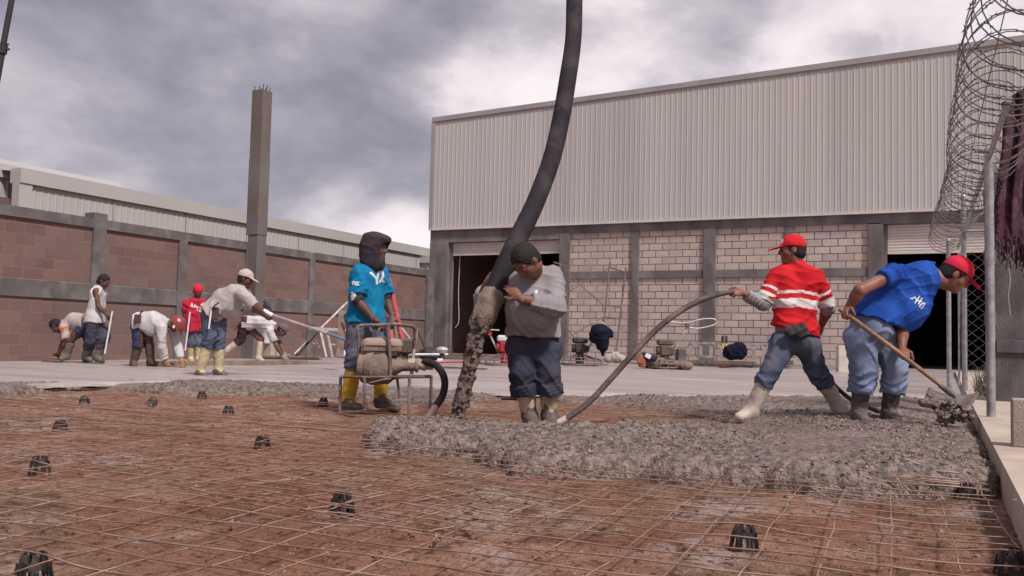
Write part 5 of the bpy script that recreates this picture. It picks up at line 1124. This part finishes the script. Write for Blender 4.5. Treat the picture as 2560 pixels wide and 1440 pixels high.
# ---- screed board
A_, B_ = PD(333, 915, 15.0), PD(768, 906, 18.1); A_[2] = B_[2] = .135
b = MB(); b.beam(A_, B_, .055, .10); sb = b.build('screed_board', mat('wet_wood', (.24, .18, .15), .7, (.15, .11, .09), 5, .2, 60), bevel=.004); tag(sb, 'long straight screed board dragged over the concrete between two bent men', 'board')
# ---- stick of striding man, stick of the young man, trowel
for (a, q_, d0, lb) in (((281, 778), (262, 884), 15.55, 'white stick in the hand of the striding man'), ((475, 780), (463, 876), 16.95, 'white stick held by the young man in the red t-shirt')):
    b = MB(); b.cyl(PD(*a, d0), PD(*q_, d0-.1), .015, 8); tag(b.build('white_stick', mat('white_pvc', (.66, .62, .62), .4)), lb, 'stick')
tr = thing('hand_float', PD(130, 899, 15.7), 'flat hand float pressed on the concrete by the man at the far left', 'trowel')
c = PD(131, 899, 15.75); c[2] = .125; b = MB(); b.cbox(c, (.34, .10, .012), .003, (RH, FH, ZU)); b.build('blade', M_metal_dk, tr); b = MB(); b.cyl(c-RH*.06+ZU*.06, c+RH*.08+ZU*.06, .014, 8); b.cyl(c-RH*.04, c-RH*.04+ZU*.06, .008, 6); b.cyl(c+RH*.06, c+RH*.06+ZU*.06, .008, 6); b.build('handle', M_wood, tr, smooth='auto')
# belt gear of the two bent men
def gear(root_label, items):
    for o in bpy.data.objects:
        if o.get('label') == root_label: r_o = o
    for nm, kind, a, q_, d0, w, m in items:
        b = MB()
        if kind == 'bar': b.beam(PD(*a, d0), PD(*q_, d0), w, w*.5)
        else: b.cbox((PD(*a, d0)+PD(*q_, d0))/2, (abs(q_[0]-a[0])*d0/FPX, .05, abs(q_[1]-a[1])*d0/FPX), .01, (RH, FH, ZU))
        b.build(nm, m, r_o, smooth=False)
M_leather = mat('dark_leather', (.085, .045, .04), .7)
gear('man in beige cap, grey white shirt, jeans and cream boots pushing a long float pole', [('folding_rule', 'bar', (531, 752), (522, 822), 12.28, .022, M_print), ('tool_pouch', 'box', (530, 768), (546, 800), 12.32, .05, M_leather), ('hammer_handle', 'bar', (530, 770), (547, 756), 12.27, .03, M_leather), ('belt', 'bar', (524, 768), (560, 795), 12.36, .04, M_leather)])
gear('man in red hard hat and white long sleeves bent low over the screed board', [('tool_pouch', 'box', (336, 786), (352, 808), 14.84, .05, M_leather), ('hammer_handle', 'bar', (356, 775), (336, 812), 14.84, .03, M_leather)])
gear('crouching man in white t-shirt and dark trousers holding the far end of the screed board', [('tool_handle', 'bar', (608, 796), (586, 826), 18.15, .03, M_leather), ('tool_pouch', 'box', (603, 790), (617, 806), 18.2, .05, M_leather)])

# ---- trestles, leaning poles and boards by the wall
M_tres = mat('pale_timber', (.42, .38, .37), .7, (.30, .265, .26), 6, .2, 60)
M_brn = mat('brown_timber', (.22, .16, .13), .8, (.13, .09, .075), 7, .3, 60)
M_gal2 = mat('dusty_galv', (.50, .44, .41), .5, (.28, .24, .22), 7, .1, 60, metal=.3)
ts_ = thing('trestle', G(820, 893, .1), 'pale timber trestle by the block wall behind the hooded man', 'trestle'); DT = 19.0
b = MB(); b.beam(PD(772, 820, DT), PD(905, 828, DT+.3), .09, .06); b.build('top_rail', M_tres, ts_)
for (a, q_, dd) in (((800, 826), (815, 893), 18.7), ((816, 826), (830, 893), 18.9), ((806, 826), (788, 890), 19.3), ((846, 828), (858, 893), 18.8), ((856, 828), (838, 890), 19.4)):
    b = MB(); b.beam(PD(*a, DT), PD(*q_, dd), .05, .04); b.build('leg', M_tres, ts_)
b = MB(); b.beam(PD(780, 855, 19.2), PD(800, 868, 19.2), .05, .03); b.beam(PD(793, 858, 19), PD(850, 862, 19.1), .05, .03); b.build('brace', M_tres, ts_)
for (a, q_, da, db, r, m, lb) in (((736, 886), (868, 756), 19.2, 20.3, .028, M_gal2, 'long galvanised pipe leaning up towards the wall, upper of two'), ((742, 888), (800, 822), 19.0, 19.6, .034, M_metal_dk, 'dark pipe lying slanted below the long leaning pipe')):
    b = MB(); b.cyl(PD(*a, da), PD(*q_, db), r, 10); tag(b.build('steel_pipe', m, smooth='auto'), lb, 'pipe', 'pipes leaning by the trestle')
b = MB(); b.cyl(PD(640, 893, 19.6), PD(802, 895, 18.6), .045, 10); tag(b.build('timber_pole', M_brn, smooth='auto'), 'brown round pole lying on the slab at the wall foot', 'pole')
b = MB(); b.cbox(PD(674, 874, 19.8), (.2, .15, .33), .01); tag(b.build('upright_block', M_kerb), 'tan block standing at the wall foot behind the crouching man, left one', 'block', 'blocks at the wall foot')
b = MB(); b.cbox(PD(693, 877, 19.9), (.16, .15, .30), .01); tag(b.build('upright_block', M_kerb), 'second tan block at the wall foot, right of its twin', 'block', 'blocks at the wall foot')
b = MB(); b.lathe(PD(667, 858, 19.75), [(.10, 0), (.13, .28), (.14, .29), (.135, .26)], n=16); tag(b.build('white_bucket', mat('white_pvc', (.66, .62, .62), .4), smooth='auto'), 'white bucket on top of the block behind the crouching man', 'bucket')
bd = thing('leaning_board', PD(850, 900, 15.5), 'tall weathered wooden board standing upright behind the hooded man', 'board')
b = MB(); b.beam(PD(856, 778, 15.6), PD(850, 893, 15.3), .12, .05); b.build('board', M_brn, bd); b = MB(); b.tube(spline([PD(862, 785, 15.4), PD(868, 830, 15.4), PD(862, 862, 15.4), PD(866, 880, 15.4)], 6), .02, 8); b.build('strap', M_pole, bd, smooth=True)
b = MB(); b.cyl(PD(855, 886, 16.6), PD(935, 889, 16.6), .085, 16); tag(b.build('pvc_pipe', mat('white_pvc', (.66, .62, .62), .4), smooth='auto'), 'fat white pipe lying on the slab behind the hooded man', 'pipe')
# red ladder
rl = thing('red_ladder', PD(990, 885, 22), 'red painted ladder leaning against the block wall', 'ladder'); M_red = mat('red_paint', (.42, .02, .03), .5, (.30, .02, .028), 9, .1, 60, stain=(.22, .12, .10), samt=.5, sscale=6)
rails = (((958, 690), (985, 878), 22.3, 21.2), ((972, 695), (1013, 878), 22.6, 21.6))
for (a, q_, da, db) in rails: b = MB(); b.beam(PD(*a, da), PD(*q_, db), .095, .06); b.build('rail', M_red, rl)
for k in range(7):
    t = .06+k*.14; b = MB(); pa_, pb_ = [PD(r[0][0]*(1-t)+r[1][0]*t, r[0][1]*(1-t)+r[1][1]*t, r[2]*(1-t)+r[3]*t) for r in rails]; b.cyl(pa_, pb_, .022, 8); b.build('rung', M_brn, rl, smooth='auto')
b = MB(); b.beam(PD(966, 700, 22.1), PD(996, 870, 21.2), .05, .05); tag(b.build('timber_prop', M_brn), 'brown timber prop leaning beside the red ladder', 'prop')
b = MB(); b.cyl(PD(1045, 828, 22.5), PD(1066, 882, 21.6), .02, 8); tag(b.build('thin_rod', M_metal_dk, smooth='auto'), 'thin dark rod leaning at the wall beside the black bag', 'rod')
# items before the first door
F = Fld(.06); c = PD(1078, 884, 22); F.el(c-ZU*.02, (.34, .2, .15), (RH, FH, ZU)); F.el(c+ZU*.1-RH*.04, (.12, .1, .05), (RH, FH, ZU)); F.cut(c-ZU*.14, -ZU); V, Q = F.mesh(.02, wrinkle(.02, 15)); tag(link_mesh('black_bag', V, Q, M_pole), 'black tool bag on the slab left of the open door', 'bag')
b = MB(); b.bb((-15.0, 22.5, .1), (-10.9, 22.75, .27)); b.bb((-14.98, 22.45, .27), (-13.3, 22.7, .31)); tag(b.build('timber_kerb', M_brn, bevel=.01), 'dark timber beam lying before the open door', 'beam')
lt = thing('work_lantern', PD(1106, 900, 21.2), 'translucent white lantern with black base on the beam at the door', 'lantern')
c = PD(1105, 892, 21.2); b = MB(); b.lathe(c, [(.06, -.06), (.06, .07), (.08, .08)], n=14); b.build('base', M_pole, lt, smooth='auto'); b = MB(); b.lathe(c, [(.10, .08), (.15, .17), (.12, .22), (.05, .24)], n=14); b.build('shade', mat('milky_plastic', (.50, .44, .44), .3), lt, smooth='auto')
b = MB(); b.lathe(PD(1094, 902, 20.3), [(.055, 0), (.045, .12), (.03, .125)], ax=nrm(RH+ZU*.1), n=12); tag(b.build('paper_cup', mat('white_pvc', (.66, .62, .62), .4), smooth='auto'), 'white cup tipped on its side before the door', 'cup')
b = MB(); b.beam(PD(1088, 907, 20.), PD(1170, 905, 20.2), .09, .03); tag(b.build('red_plank', M_red), 'thin red painted plank lying before the door', 'plank')
b = MB(); b.cyl(PD(1012, 886, 21.4), PD(1120, 886, 21.8), .028, 12); tag(b.build('white_pipe', mat('white_pvc', (.66, .62, .62), .4), smooth='auto'), 'long thin white pipe lying left of the door', 'pipe')
b = MB(); b.beam(PD(1085, 917, 17.5), PD(1215, 922, 17.0), .12, .03); tag(b.build('float_board', M_brn), 'flat wooden float board lying on the levelled slab', 'board')

# ---- power trowels
M_blk = mat('engine_black', (.04, .035, .037), .6, (.025, .022, .024), 12, .3, 60, stain=(.13, .10, .09), samt=.6, sscale=8)
M_grnd = mat('dirty_guard', (.26, .20, .18), .6, (.17, .125, .11), 9, .2, 60, metal=.2)
def trowel(px, py, D, s, lab, em, tank=None, hdir=1, hlen=1., loop=False):
    c = PD(px, py, D); c[2] = .1
    if c[1] > YF-.55: c[2] = .18
    t = thing('power_trowel', c, lab, 'power trowel', 'power trowels parked along the warehouse')
    X, Y = RH, FH; R = .46*s
    for z in (.04, .13):
        b = MB(); b.tube([c+(X*math.cos(a)+Y*math.sin(a))*R+ZU*z for a in np.linspace(0, 2*math.pi, 33)[:-1]], .013, 7, closed=True); b.build('guard_ring', M_grnd, t, smooth=True)
    b = MB(); b.tube([c+(X*math.cos(a)+Y*math.sin(a))*R*.6+ZU*.2 for a in np.linspace(0, 2*math.pi, 25)[:-1]], .009, 6, closed=True)
    for k in range(16):
        a = 2*math.pi*k/16; d = X*math.cos(a)+Y*math.sin(a); b.tube([c+d*R+ZU*.04, c+d*R+ZU*.13, c+d*R*.6+ZU*.2, c+d*R*.22+ZU*.27], .009, 6)
    b.build('guard_spokes', M_grnd, t, smooth=True)
    for k in range(4):
        a = math.pi/4+k*math.pi/2; d = X*math.cos(a)+Y*math.sin(a); b = MB(); b.cbox(c+d*R*.55+ZU*.015, (R*.75, .13, .008), .002, (d, np.cross(ZU, d), ZU)); b.build('blade', M_metal_dk, t)
    b = MB(); b.lathe(c, [(.10, .06), (.11, .2), (.09, .30)], n=14); b.build('gearbox', em, t, smooth='auto')
    b = MB(); b.cbox(c+ZU*.42, (.26, .24, .24), .03, (X, Y, ZU)); b.lathe(c+ZU*.42-X*.20, [(.10, 0), (.11, .03), (.09, .08)], ax=X, n=16); b.cbox(c+ZU*.42+X*.17, (.10, .16, .14), .015, (X, Y, ZU)); b.build('engine', em, t)
    b = MB(); b.cbox(c+ZU*.62-X*.0, (.38, .26, .15), .04, (X, Y, ZU)); b.build('fuel_tank', tank or em, t)
    hd_ = nrm(X*hdir*.62+ZU*.5-Y*.1); h0 = c+ZU*.30+X*hdir*.15; h1 = h0+nrm(X*hdir*.45+ZU*.85)*.75*hlen
    b = MB(); b.cyl(h0, h1, .024, 10)
    if loop:
        b.tube(spline([h1-X*.5+ZU*.12, h1-X*.05+ZU*.09, h1+X*.35+ZU*.19, h1+X*.62+ZU*.20, h1+X*.70+ZU*.13, h1+X*.60+ZU*.05, h1+X*.25-ZU*.03, h1]), .017, 8)
    else: b.tube(spline([h1, h1+X*hdir*.10+ZU*.05, h1+X*hdir*.02+ZU*.11, h1-X*hdir*.22+ZU*.11]), .015, 8); b.cyl(h1-Y*.25, h1+Y*.25, .015, 8)
    b.build('handle', M_gal2, t, smooth='auto'); b = MB(); b.cbox(h1+ZU*.03, (.10, .12, .08), .01, (X, Y, ZU)); b.build('control_box', em, t)
    return c, h1
trowel(1262, 905, 20.5, 1.35, 'power trowel with red engine and white tank behind the stocky man', M_red, mat('white_pvc', (.66, .62, .62), .4), -1, .6)
c_t2, h_t2 = trowel(1449, 907, 22.0, 1.25, 'dark power trowel with spoked guard before the scaffold frame', M_blk)
trowel(1662, 912, 21.0, .95, 'mud caked power trowel with a long looped handle beside the grey block', mat('mud_engine', (.14, .105, .09), .8, (.08, .06, .05), 10, .5, 50), None, 1, 1.05, True)
# jacket over a handle
M_navy = cloth('navy_jacket', (.012, .012, .028), (.007, .007, .018), scale=5)
F = Fld(.05); D_ = 21.6
for (a, q_, ra, rb) in (((1488, 824), (1520, 832), .10, .11), ((1500, 832), (1506, 862), .21, .15), ((1490, 834), (1484, 850), .10, .08), ((1520, 832), (1530, 840), .08, .04), ((1508, 862), (1507, 885), .07, .04), ((1480, 836), (1478, 846), .07, .04)): F.rc(PD(*a, D_), PD(*q_, D_), ra, rb)
V, Q = F.mesh(.016, wrinkle(.022, 16, 4)); tag(link_mesh('navy_jacket', V, Q, M_navy), 'dark navy jacket hanging on the trowel handle in front of the ladder frame', 'jacket')
F = Fld(.05)
for (a, q_, r) in (((1522, 897), (1540, 890), .11), ((1536, 892), (1556, 898), .10)): F.rc(PD(*a, 22.8), PD(*q_, 22.8), r)
V, Q = F.mesh(.02, wrinkle(.02, 14)); tag(link_mesh('cement_sack', V, Q, cloth('sack_cloth', (.42, .36, .33), (.34, .29, .26))), 'slumped pale cement sack lying behind the navy jacket', 'sack')
# compactor engine with paper
ce = thing('tamper_engine', PD(1612, 915, 20.8), 'small orange engine unit with a white paper label on its dark cover', 'engine'); c = PD(1605, 900, 20.8)
b = MB(); b.cbox(c-ZU*.02, (.16, .2, .30), .03, (RH, FH, ZU)); b.lathe(c-RH*.05-FH*.1, [(.08, -.03), (.09, .03)], ax=FH, n=12); b.build('engine', mat('rust_orange', (.34, .11, .06), .7, (.22, .07, .045), 9), ce)
b = MB(); b.cbox(c+ZU*.09+RH*.17, (.36, .24, .16), .04, (nrm(RH-ZU*.2), FH, nrm(ZU+RH*.2))); cv = b.build('cover', M_blk, ce); b = MB(); b.box(c+ZU*.10+RH*.12-FH*.135, (.13, .006, .10), (nrm(RH-ZU*.5), FH, nrm(ZU+RH*.5))); b.build('paper_label', M_print, cv)
F = Fld(.06); F.el(PD(1635, 906, 21), (.35, .2, .14), (RH, FH, ZU)); F.el(PD(1700, 912, 20.8), (.3, .2, .10), (RH, FH, ZU)); F.el(PD(1717, 916, 20.5), (.14, .1, .07), (RH, FH, ZU)); V, Q = F.mesh(.02, wrinkle(.02, 14)); tag(link_mesh('mortar_lumps', V, Q, M_brn), 'brown lumps of hardened mortar around the looped handle trowel', 'mortar')
b = MB(); b.cbox(PD(1702, 893, 21.6), (.20, .4, .40), .01, (RH, FH, ZU)); tag(b.build('hollow_block', M_conc), 'grey block standing on end between trowel and ladder', 'concrete block')
# aluminium ladder lying along the wall
al = thing('aluminium_ladder', PD(1900, 885, 23.8), 'long pale ladder lying on its side along the block wall', 'ladder')
x0, x1 = PY(1704, 880, 24.3)[0], PY(2010, 880, 24.3)[0]
for z in (.33, .70): b = MB(); b.bb((x0, 24.27, z), (x1, 24.33, z+.06)); b.build('rail', M_gal2, al)
n = 11
for k in range(n): b = MB(); xx = x0+.25+(x1-x0-.4)*k/(n-1); b.bb((xx-.045, 24.28, .38), (xx+.045, 24.32, .71)); b.build('rung', M_gal2, al)
b = MB(); b.bb((x0-.1, 23.9, .18), (x1-1.2, 24.15, .27)); tag(b.build('plank', M_brn), 'brown plank lying in front of the pale ladder', 'plank')
bc = thing('bolt_cutter', PD(1812, 882, 23.2), 'yellow handled bolt cutter leaning upright against the ladder', 'bolt cutter')
M_yel = mat('yellow_paint', (.60, .46, .05), .5)
for dx in (-5, 5): b = MB(); b.cyl(PD(1811+dx, 858, 23.2), PD(1811+dx*.3, 882, 23.1), .022, 8); b.build('handle', M_yel, bc, smooth='auto'); b = MB(); b.cyl(PD(1811+dx, 840, 23.2), PD(1811+dx, 858, 23.2), .03, 8); b.build('grip', M_blk, bc, smooth='auto')
b = MB(); b.beam(PD(1812, 880, 23.1), PD(1812, 888, 23.1), .06, .03); b.build('jaw', M_blk, bc)
F = Fld(.06)
for (a, q_, r) in (((1824, 878), (1850, 872), .16), ((1826, 885), (1850, 884), .15), ((1846, 866), (1858, 880), .09)): F.rc(PD(*a, 23.0), PD(*q_, 23.0), r)
V, Q = F.mesh(.018, wrinkle(.022, 16, 9)); tag(link_mesh('navy_jacket', V, Q, M_navy), 'dark navy jacket bundled over the ladder beside the bolt cutter', 'jacket')
for (a, q_, w, m, nm, lb, ct_) in (((1786, 912), (1815, 917), .05, mat('orange_red', (.80, .12, .06), .5), 'orange_tool', 'orange red hand tool lying on the slab', 'tool'), ((1800, 918), (1850, 915), .03, M_metal_dk, 'steel_rod', 'short dark rod lying beside the orange tool', 'rod'), ((1838, 914), (1884, 918), .03, M_brn, 'wooden_stake', 'brown stake lying right of the orange tool', 'stake'), ((1500, 903), (1600, 909), .06, M_brn, 'flat_lath', 'flat brown lath lying behind the arching hose', 'lath'), ((2070, 918), (2200, 922), .05, M_brn, 'long_lath', 'long lath lying before the block wall near the white post', 'lath'), ((1395, 909), (1520, 912), .09, M_brn, 'wide_lath', 'wide board lying under the dark trowel guard', 'board')):
    p1_, p2_ = G(*a, .125), G(*q_, .125); b = MB(); b.beam(p1_, p2_, w, .03); tag(b.build(nm, m), lb, ct_)
b = MB(); p = G(2108, 930, .1); b.cbox(p+ZU*.32, (.30, .2, .64), .01, (RH, FH, ZU)); tag(b.build('pale_post', mat('cream_block', (.55, .49, .44), .8)), 'cream block post on the slab behind the bending man', 'post')
# ---- scaffold frame
sf = thing('scaffold_frame', PD(1480, 895, 23.5), 'rusty cross braced scaffold frame standing before the pale block wall', 'scaffold')
M_scaf = mat('scaffold_tube', (.24, .17, .155), .6, (.15, .105, .10), 9, .2, 60, metal=.2)
DS = 24.3; ds2 = 22.6
for (a, q_, da, db) in (((1525, 656), (1508, 826), 23.3, 23.3), ((1565, 668), (1540, 885), 24.3, 24.3), ((1425, 680), (1413, 890), 24.4, 24.4), ((1400, 660), (1398, 890), 23.4, 23.4)):
    b = MB(); b.cyl(PD(*a, da), PD(*q_, db), .026, 8); b.build('standard', M_scaf, sf, smooth='auto')
for (a, q_, da, db) in (((1524, 668), (1562, 680), 23.3, 24.3), ((1516, 763), (1552, 768), 23.3, 24.3), ((1512, 793), (1547, 796), 23.3, 24.3), ((1385, 656), (1424, 668), 23.4, 24.4), ((1394, 765), (1418, 767), 23.4, 24.4)):
    b = MB(); b.cyl(PD(*a, da), PD(*q_, db), .022, 8); b.build('rung', M_scaf, sf, smooth='auto')
for (a, q_, da, db) in (((1522, 670), (1390, 748), 23.3, 23.4), ((1512, 790), (1400, 856), 23.3, 23.4), ((1424, 690), (1512, 765), 24.3, 23.5), ((1396, 795), (1440, 850), 23.5, 24.2)):
    b = MB(); b.cyl(PD(*a, da), PD(*q_, db), .013, 6); b.build('brace', M_scaf, sf, smooth='auto')

# ---- chain link fence with razor wire, steel gate and hanging blanket
pn = G(2478, 1042, .165); q2 = G(2412, 977, .165); q3 = G(2373, 962, .165)
fy, p2y, p3y = pn[1], q2[1], q3[1]; sl_ = (q2[0]-pn[0])/(p2y-fy)
def xf(y): return pn[0]+sl_*(y-fy)
zr = PY(2487, 393, fy)[2]
fe = thing('chain_link_fence', (pn[0], fy, .165), 'galvanised chain link fence with razor wire standing on the kerb at the right', 'fence')
for (x, y, top) in ((pn[0], fy, zr+.05), (q2[0], p2y, zr+.45), (q3[0], p3y, zr+.1)):
    b = MB(); b.cyl((x, y, .1), (x, y, top), .033, 12); b.lathe((x, y, top), [(.036, 0), (.036, .02), (.02, .04)], n=12); b.build('post', M_galv, fe, smooth='auto')
b = MB(); b.cyl((xf(6.2), 6.2, zr), (xf(p3y), p3y, zr), .021, 10); b.build('top_rail', M_galv, fe, smooth='auto')
b = MB(); zs_ = np.arange(.22, zr-.02, .05)
for y in np.arange(p2y+.1, p3y, .1):
    b.tube([(xf(y)-.03+.02*math.sin(y*1.3+z), y+(.05 if k % 2 else -.05), z) for k, z in enumerate(np.arange(.22, zr-.02, .1))], .0016, 3, cap=False)
b.build('chain_link_mesh', M_galv, fe, smooth=True)
b = MB()
for i_, x in enumerate(np.arange(q2[0]+.05, q2[0]+2.4, .075)):
    b.tube([(x+(.0375 if (k+i_) % 2 else -.0375), p2y-.05+.03*math.sin(x*3+z)+(.004 if k % 2 else -.004), z) for k, z in enumerate(np.arange(.2, zr-.02, .065))], .0028, 3, cap=False)
b.build('chain_link_panel', M_galv, fe, smooth=True)
b = MB(); b.cyl((q2[0], p2y-.05, zr), (q2[0]+2.4, p2y-.05, zr), .018, 8); b.build('side_rail', M_galv, fe, smooth='auto')
def coil(ph, hand_, nm):
    pts = []; y = 3.2; n = 24; pitch = .40; Rc = .37; k = 0
    while y < p3y+1.0:
        a = 2*math.pi*k/n*hand_+ph; y = 3.2+pitch*k/n+.03*math.sin(k*.05)
        sx = xf(y)-.09+.022*(14-y)+.03*math.sin(y*.7); sz = zr+.28+.03*math.sin(y*1.1); r = (.335-.008*(y-4))*(1+.05*math.sin(y*2.3+ph))
        pts.append(np.array([sx+r*math.cos(a), y+.07*math.cos(a*2), sz+r*math.sin(a)])); k += 1
    b = MB(); b.tube(pts, .0042, 5, cap=False)
    for i in range(2, len(pts)-2, 3):
        if pts[i][1] > 12: continue
        t = nrm(pts[i+1]-pts[i-1]); s = nrm(np.cross(t, np.array([.3, .5, .8]))); c = pts[i]
        for q_ in (-1, 1):
            for w in (-1, 1): b.add([c+t*.012*w, c-t*.004*w, c+s*q_*.017+t*.03*w, c+np.cross(s, t)*.003], [(0, 1, 2), (1, 3, 2), (3, 0, 2), (0, 3, 1)])
    return b.build(nm, M_razor, fe, smooth=False)
coil(0, 1, 'razor_coil'); coil(1.7, -1, 'razor_coil')
b = MB(); b.tube([(xf(3), 3, zr+.65), (xf(p3y), p3y, zr+.60)], .004, 5); b.build('tension_wire', M_razor, fe)
# gate
M_gate = mat('weathered_gate', (.115, .10, .108), .7, (.075, .065, .072), 6, .3, 60, stain=(.19, .165, .165), samt=.7, sscale=3, stretch=(1, 1, .5))
yg = G(2480, 1015, .11)[1]; gx0 = PY(2464, 900, yg)[0]
gt = thing('steel_gate', (gx0, yg, .11), 'dark grey steel gate panel with two horizontal bands beside the fence', 'gate')
gz1 = PY(2500, 690, yg)[2]; gtop = zr+.35
b = MB(); b.bb((gx0+.1, yg-.02, .13), (gx0+2.6, yg+.02, gtop)); b.build('panel', M_gate, gt)
b = MB(); b.cyl((gx0+.05, yg, .11), (gx0+.05, yg, gtop+.1), .052, 14)
for z in (.95, 1.6, 2.25): b.cyl((gx0+.05, yg, z), (gx0+.05, yg, z+.15), .062, 14)
b.build('hinge_post', M_gate, gt, smooth='auto')
za = PY(2520, 850, yg)[2]; zb_ = PY(2520, 882, yg)[2]
b = MB(); b.bb((gx0+.10, yg-.045, zb_), (gx0+2.6, yg-.021, za)); b.build('band', M_gate, gt, bevel=.004)
b = MB(); b.bb((gx0+.10, yg-.045, zb_+1.35), (gx0+2.6, yg-.021, za+1.35)); b.build('band', M_gate, gt, bevel=.004)
# blanket
M_blan = cloth('maroon_wool', (.075, .032, .045), (.045, .02, .03), scale=9, stain=(.13, .085, .105), samt=.75, sscale=7)
bk = thing('fringed_blanket', PD(2520, 700, 7.6), 'maroon fringed blanket hanging over the fence rail at the right edge', 'blanket')
DBk = 8.15; nU, nV = 70, 60; V = []
def bl(u, v, sd_=0):
    xl = 2503-14*v+6*math.sin(v*6); xr = 2690; yt = 258-u*60-25*math.sin(u*3); yb = 560+90*math.sin(u*2.2+.3)+18*math.sin(u*17)
    px = xl+(xr-xl)*u; py = yt+(yb-yt)*v; d = DBk-.10-.075*abs(math.sin(u*15+.7*math.sin(v*3)))-.05*math.sin(u*31+v*2)*v-.06*math.sin(v*5+u*4)
    return PD(px, py, d+.012*sd_)
for sd_ in (0, 1):
    for i in range(nV):
        for k in range(nU): V.append(bl(k/(nU-1), i/(nV-1), sd_))
Fq = []
for sd_ in (0, 1):
    for i in range(nV-1):
        for k in range(nU-1): a = sd_*nU*nV+i*nU+k; q_ = (a, a+nU, a+nU+1, a+1); Fq.append(q_ if not sd_ else q_[::-1])
for k in range(nU-1): a = (nV-1)*nU+k; Fq.append((a, a+1, a+1+nU*nV, a+nU*nV)); Fq.append((k, k+nU*nV, k+1+nU*nV, k+1))
for i in range(nV-1): a = i*nU; Fq.append((a, a+nU*nV, a+nU+nU*nV, a+nU)); a += nU-1; Fq.append((a, a+nU, a+nU+nU*nV, a+nU*nV))
link_mesh('cloth', V, Fq, M_blan, bk)
b = MB(); rg = random.Random(3)
for k in range(130):
    u = rg.random(); p = bl(u, .93+.06*rg.random(), 0)-FH*.015; L_ = .10+.16*rg.random(); b.tube(spline([p, p+np.array([rg.uniform(-.02, .02), rg.uniform(-.02, .02), -L_*.5]), p+np.array([rg.uniform(-.03, .03), rg.uniform(-.03, .03), -L_])], 4), .005+.003*rg.random(), 5)
for k in range(60):
    v = .5+.5*rg.random(); p = bl(.01, v)-FH*.01; L_ = .12*rg.random()+.05; b.tube(spline([p, p+np.array([rg.uniform(-.02, .02), 0, -L_*.5]), p+np.array([rg.uniform(-.02, .03), 0, -L_])], 4), .006, 5)
fr = b.build('fringe', M_blan, bk, smooth=True)
p = PD(2522, 670, 7.95); b = MB(); b.tube(spline([p, p+np.array([.01, 0, -.12]), p+np.array([-.005, 0, -.25]), p+np.array([.008, 0, -.42])], 5), .004, 5); b.build('loose_thread', mat('pale_thread', (.42, .36, .34), .9), fr)
# weeds
M_weed = mat('dry_weed', (.17, .145, .085), .9, (.11, .10, .055), 5, 0)
M_weedg = mat('green_weed', (.09, .12, .04), .9, (.06, .085, .03), 5, 0)
for (cx, cy, n, hgt, sp_, m, lb) in ((.62, yg+1.0, 260, .42, .32, M_weed, 'dry grass tuft growing behind the fence by the gate post'), (.75, yg+2.6, 240, .5, .4, M_weed, 'tall dry weeds behind the fence between its posts'), (XC-.02, 4.95, 60, .07, .10, M_weedg, 'small green weed at the kerb foot in the foreground')):
    b = MB(); rg = random.Random(int(cy*10))
    for k in range(n):
        a = rg.random()*6.28; r = sp_*rg.random()**.7; x, y = cx+r*math.cos(a), cy+r*math.sin(a); z0 = .1 if cx > .5 else .02; h_ = hgt*(.4+.6*rg.random()); lx, ly = rg.uniform(-.4, .4)*h_, rg.uniform(-.4, .4)*h_; w = .004 if cx > .5 else .003
        b.add([(x-w, y, z0), (x+w, y, z0), (x+lx*.4+w*.8, y+ly*.4, z0+h_*.6), (x+lx*.4-w*.8, y+ly*.4, z0+h_*.6), (x+lx, y+ly, z0+h_), (x, y+w, z0)], [(0, 1, 2, 3), (3, 2, 4), (1, 5, 2), (5, 0, 3)])
    tag(b.build('weed', m), lb, 'plant')
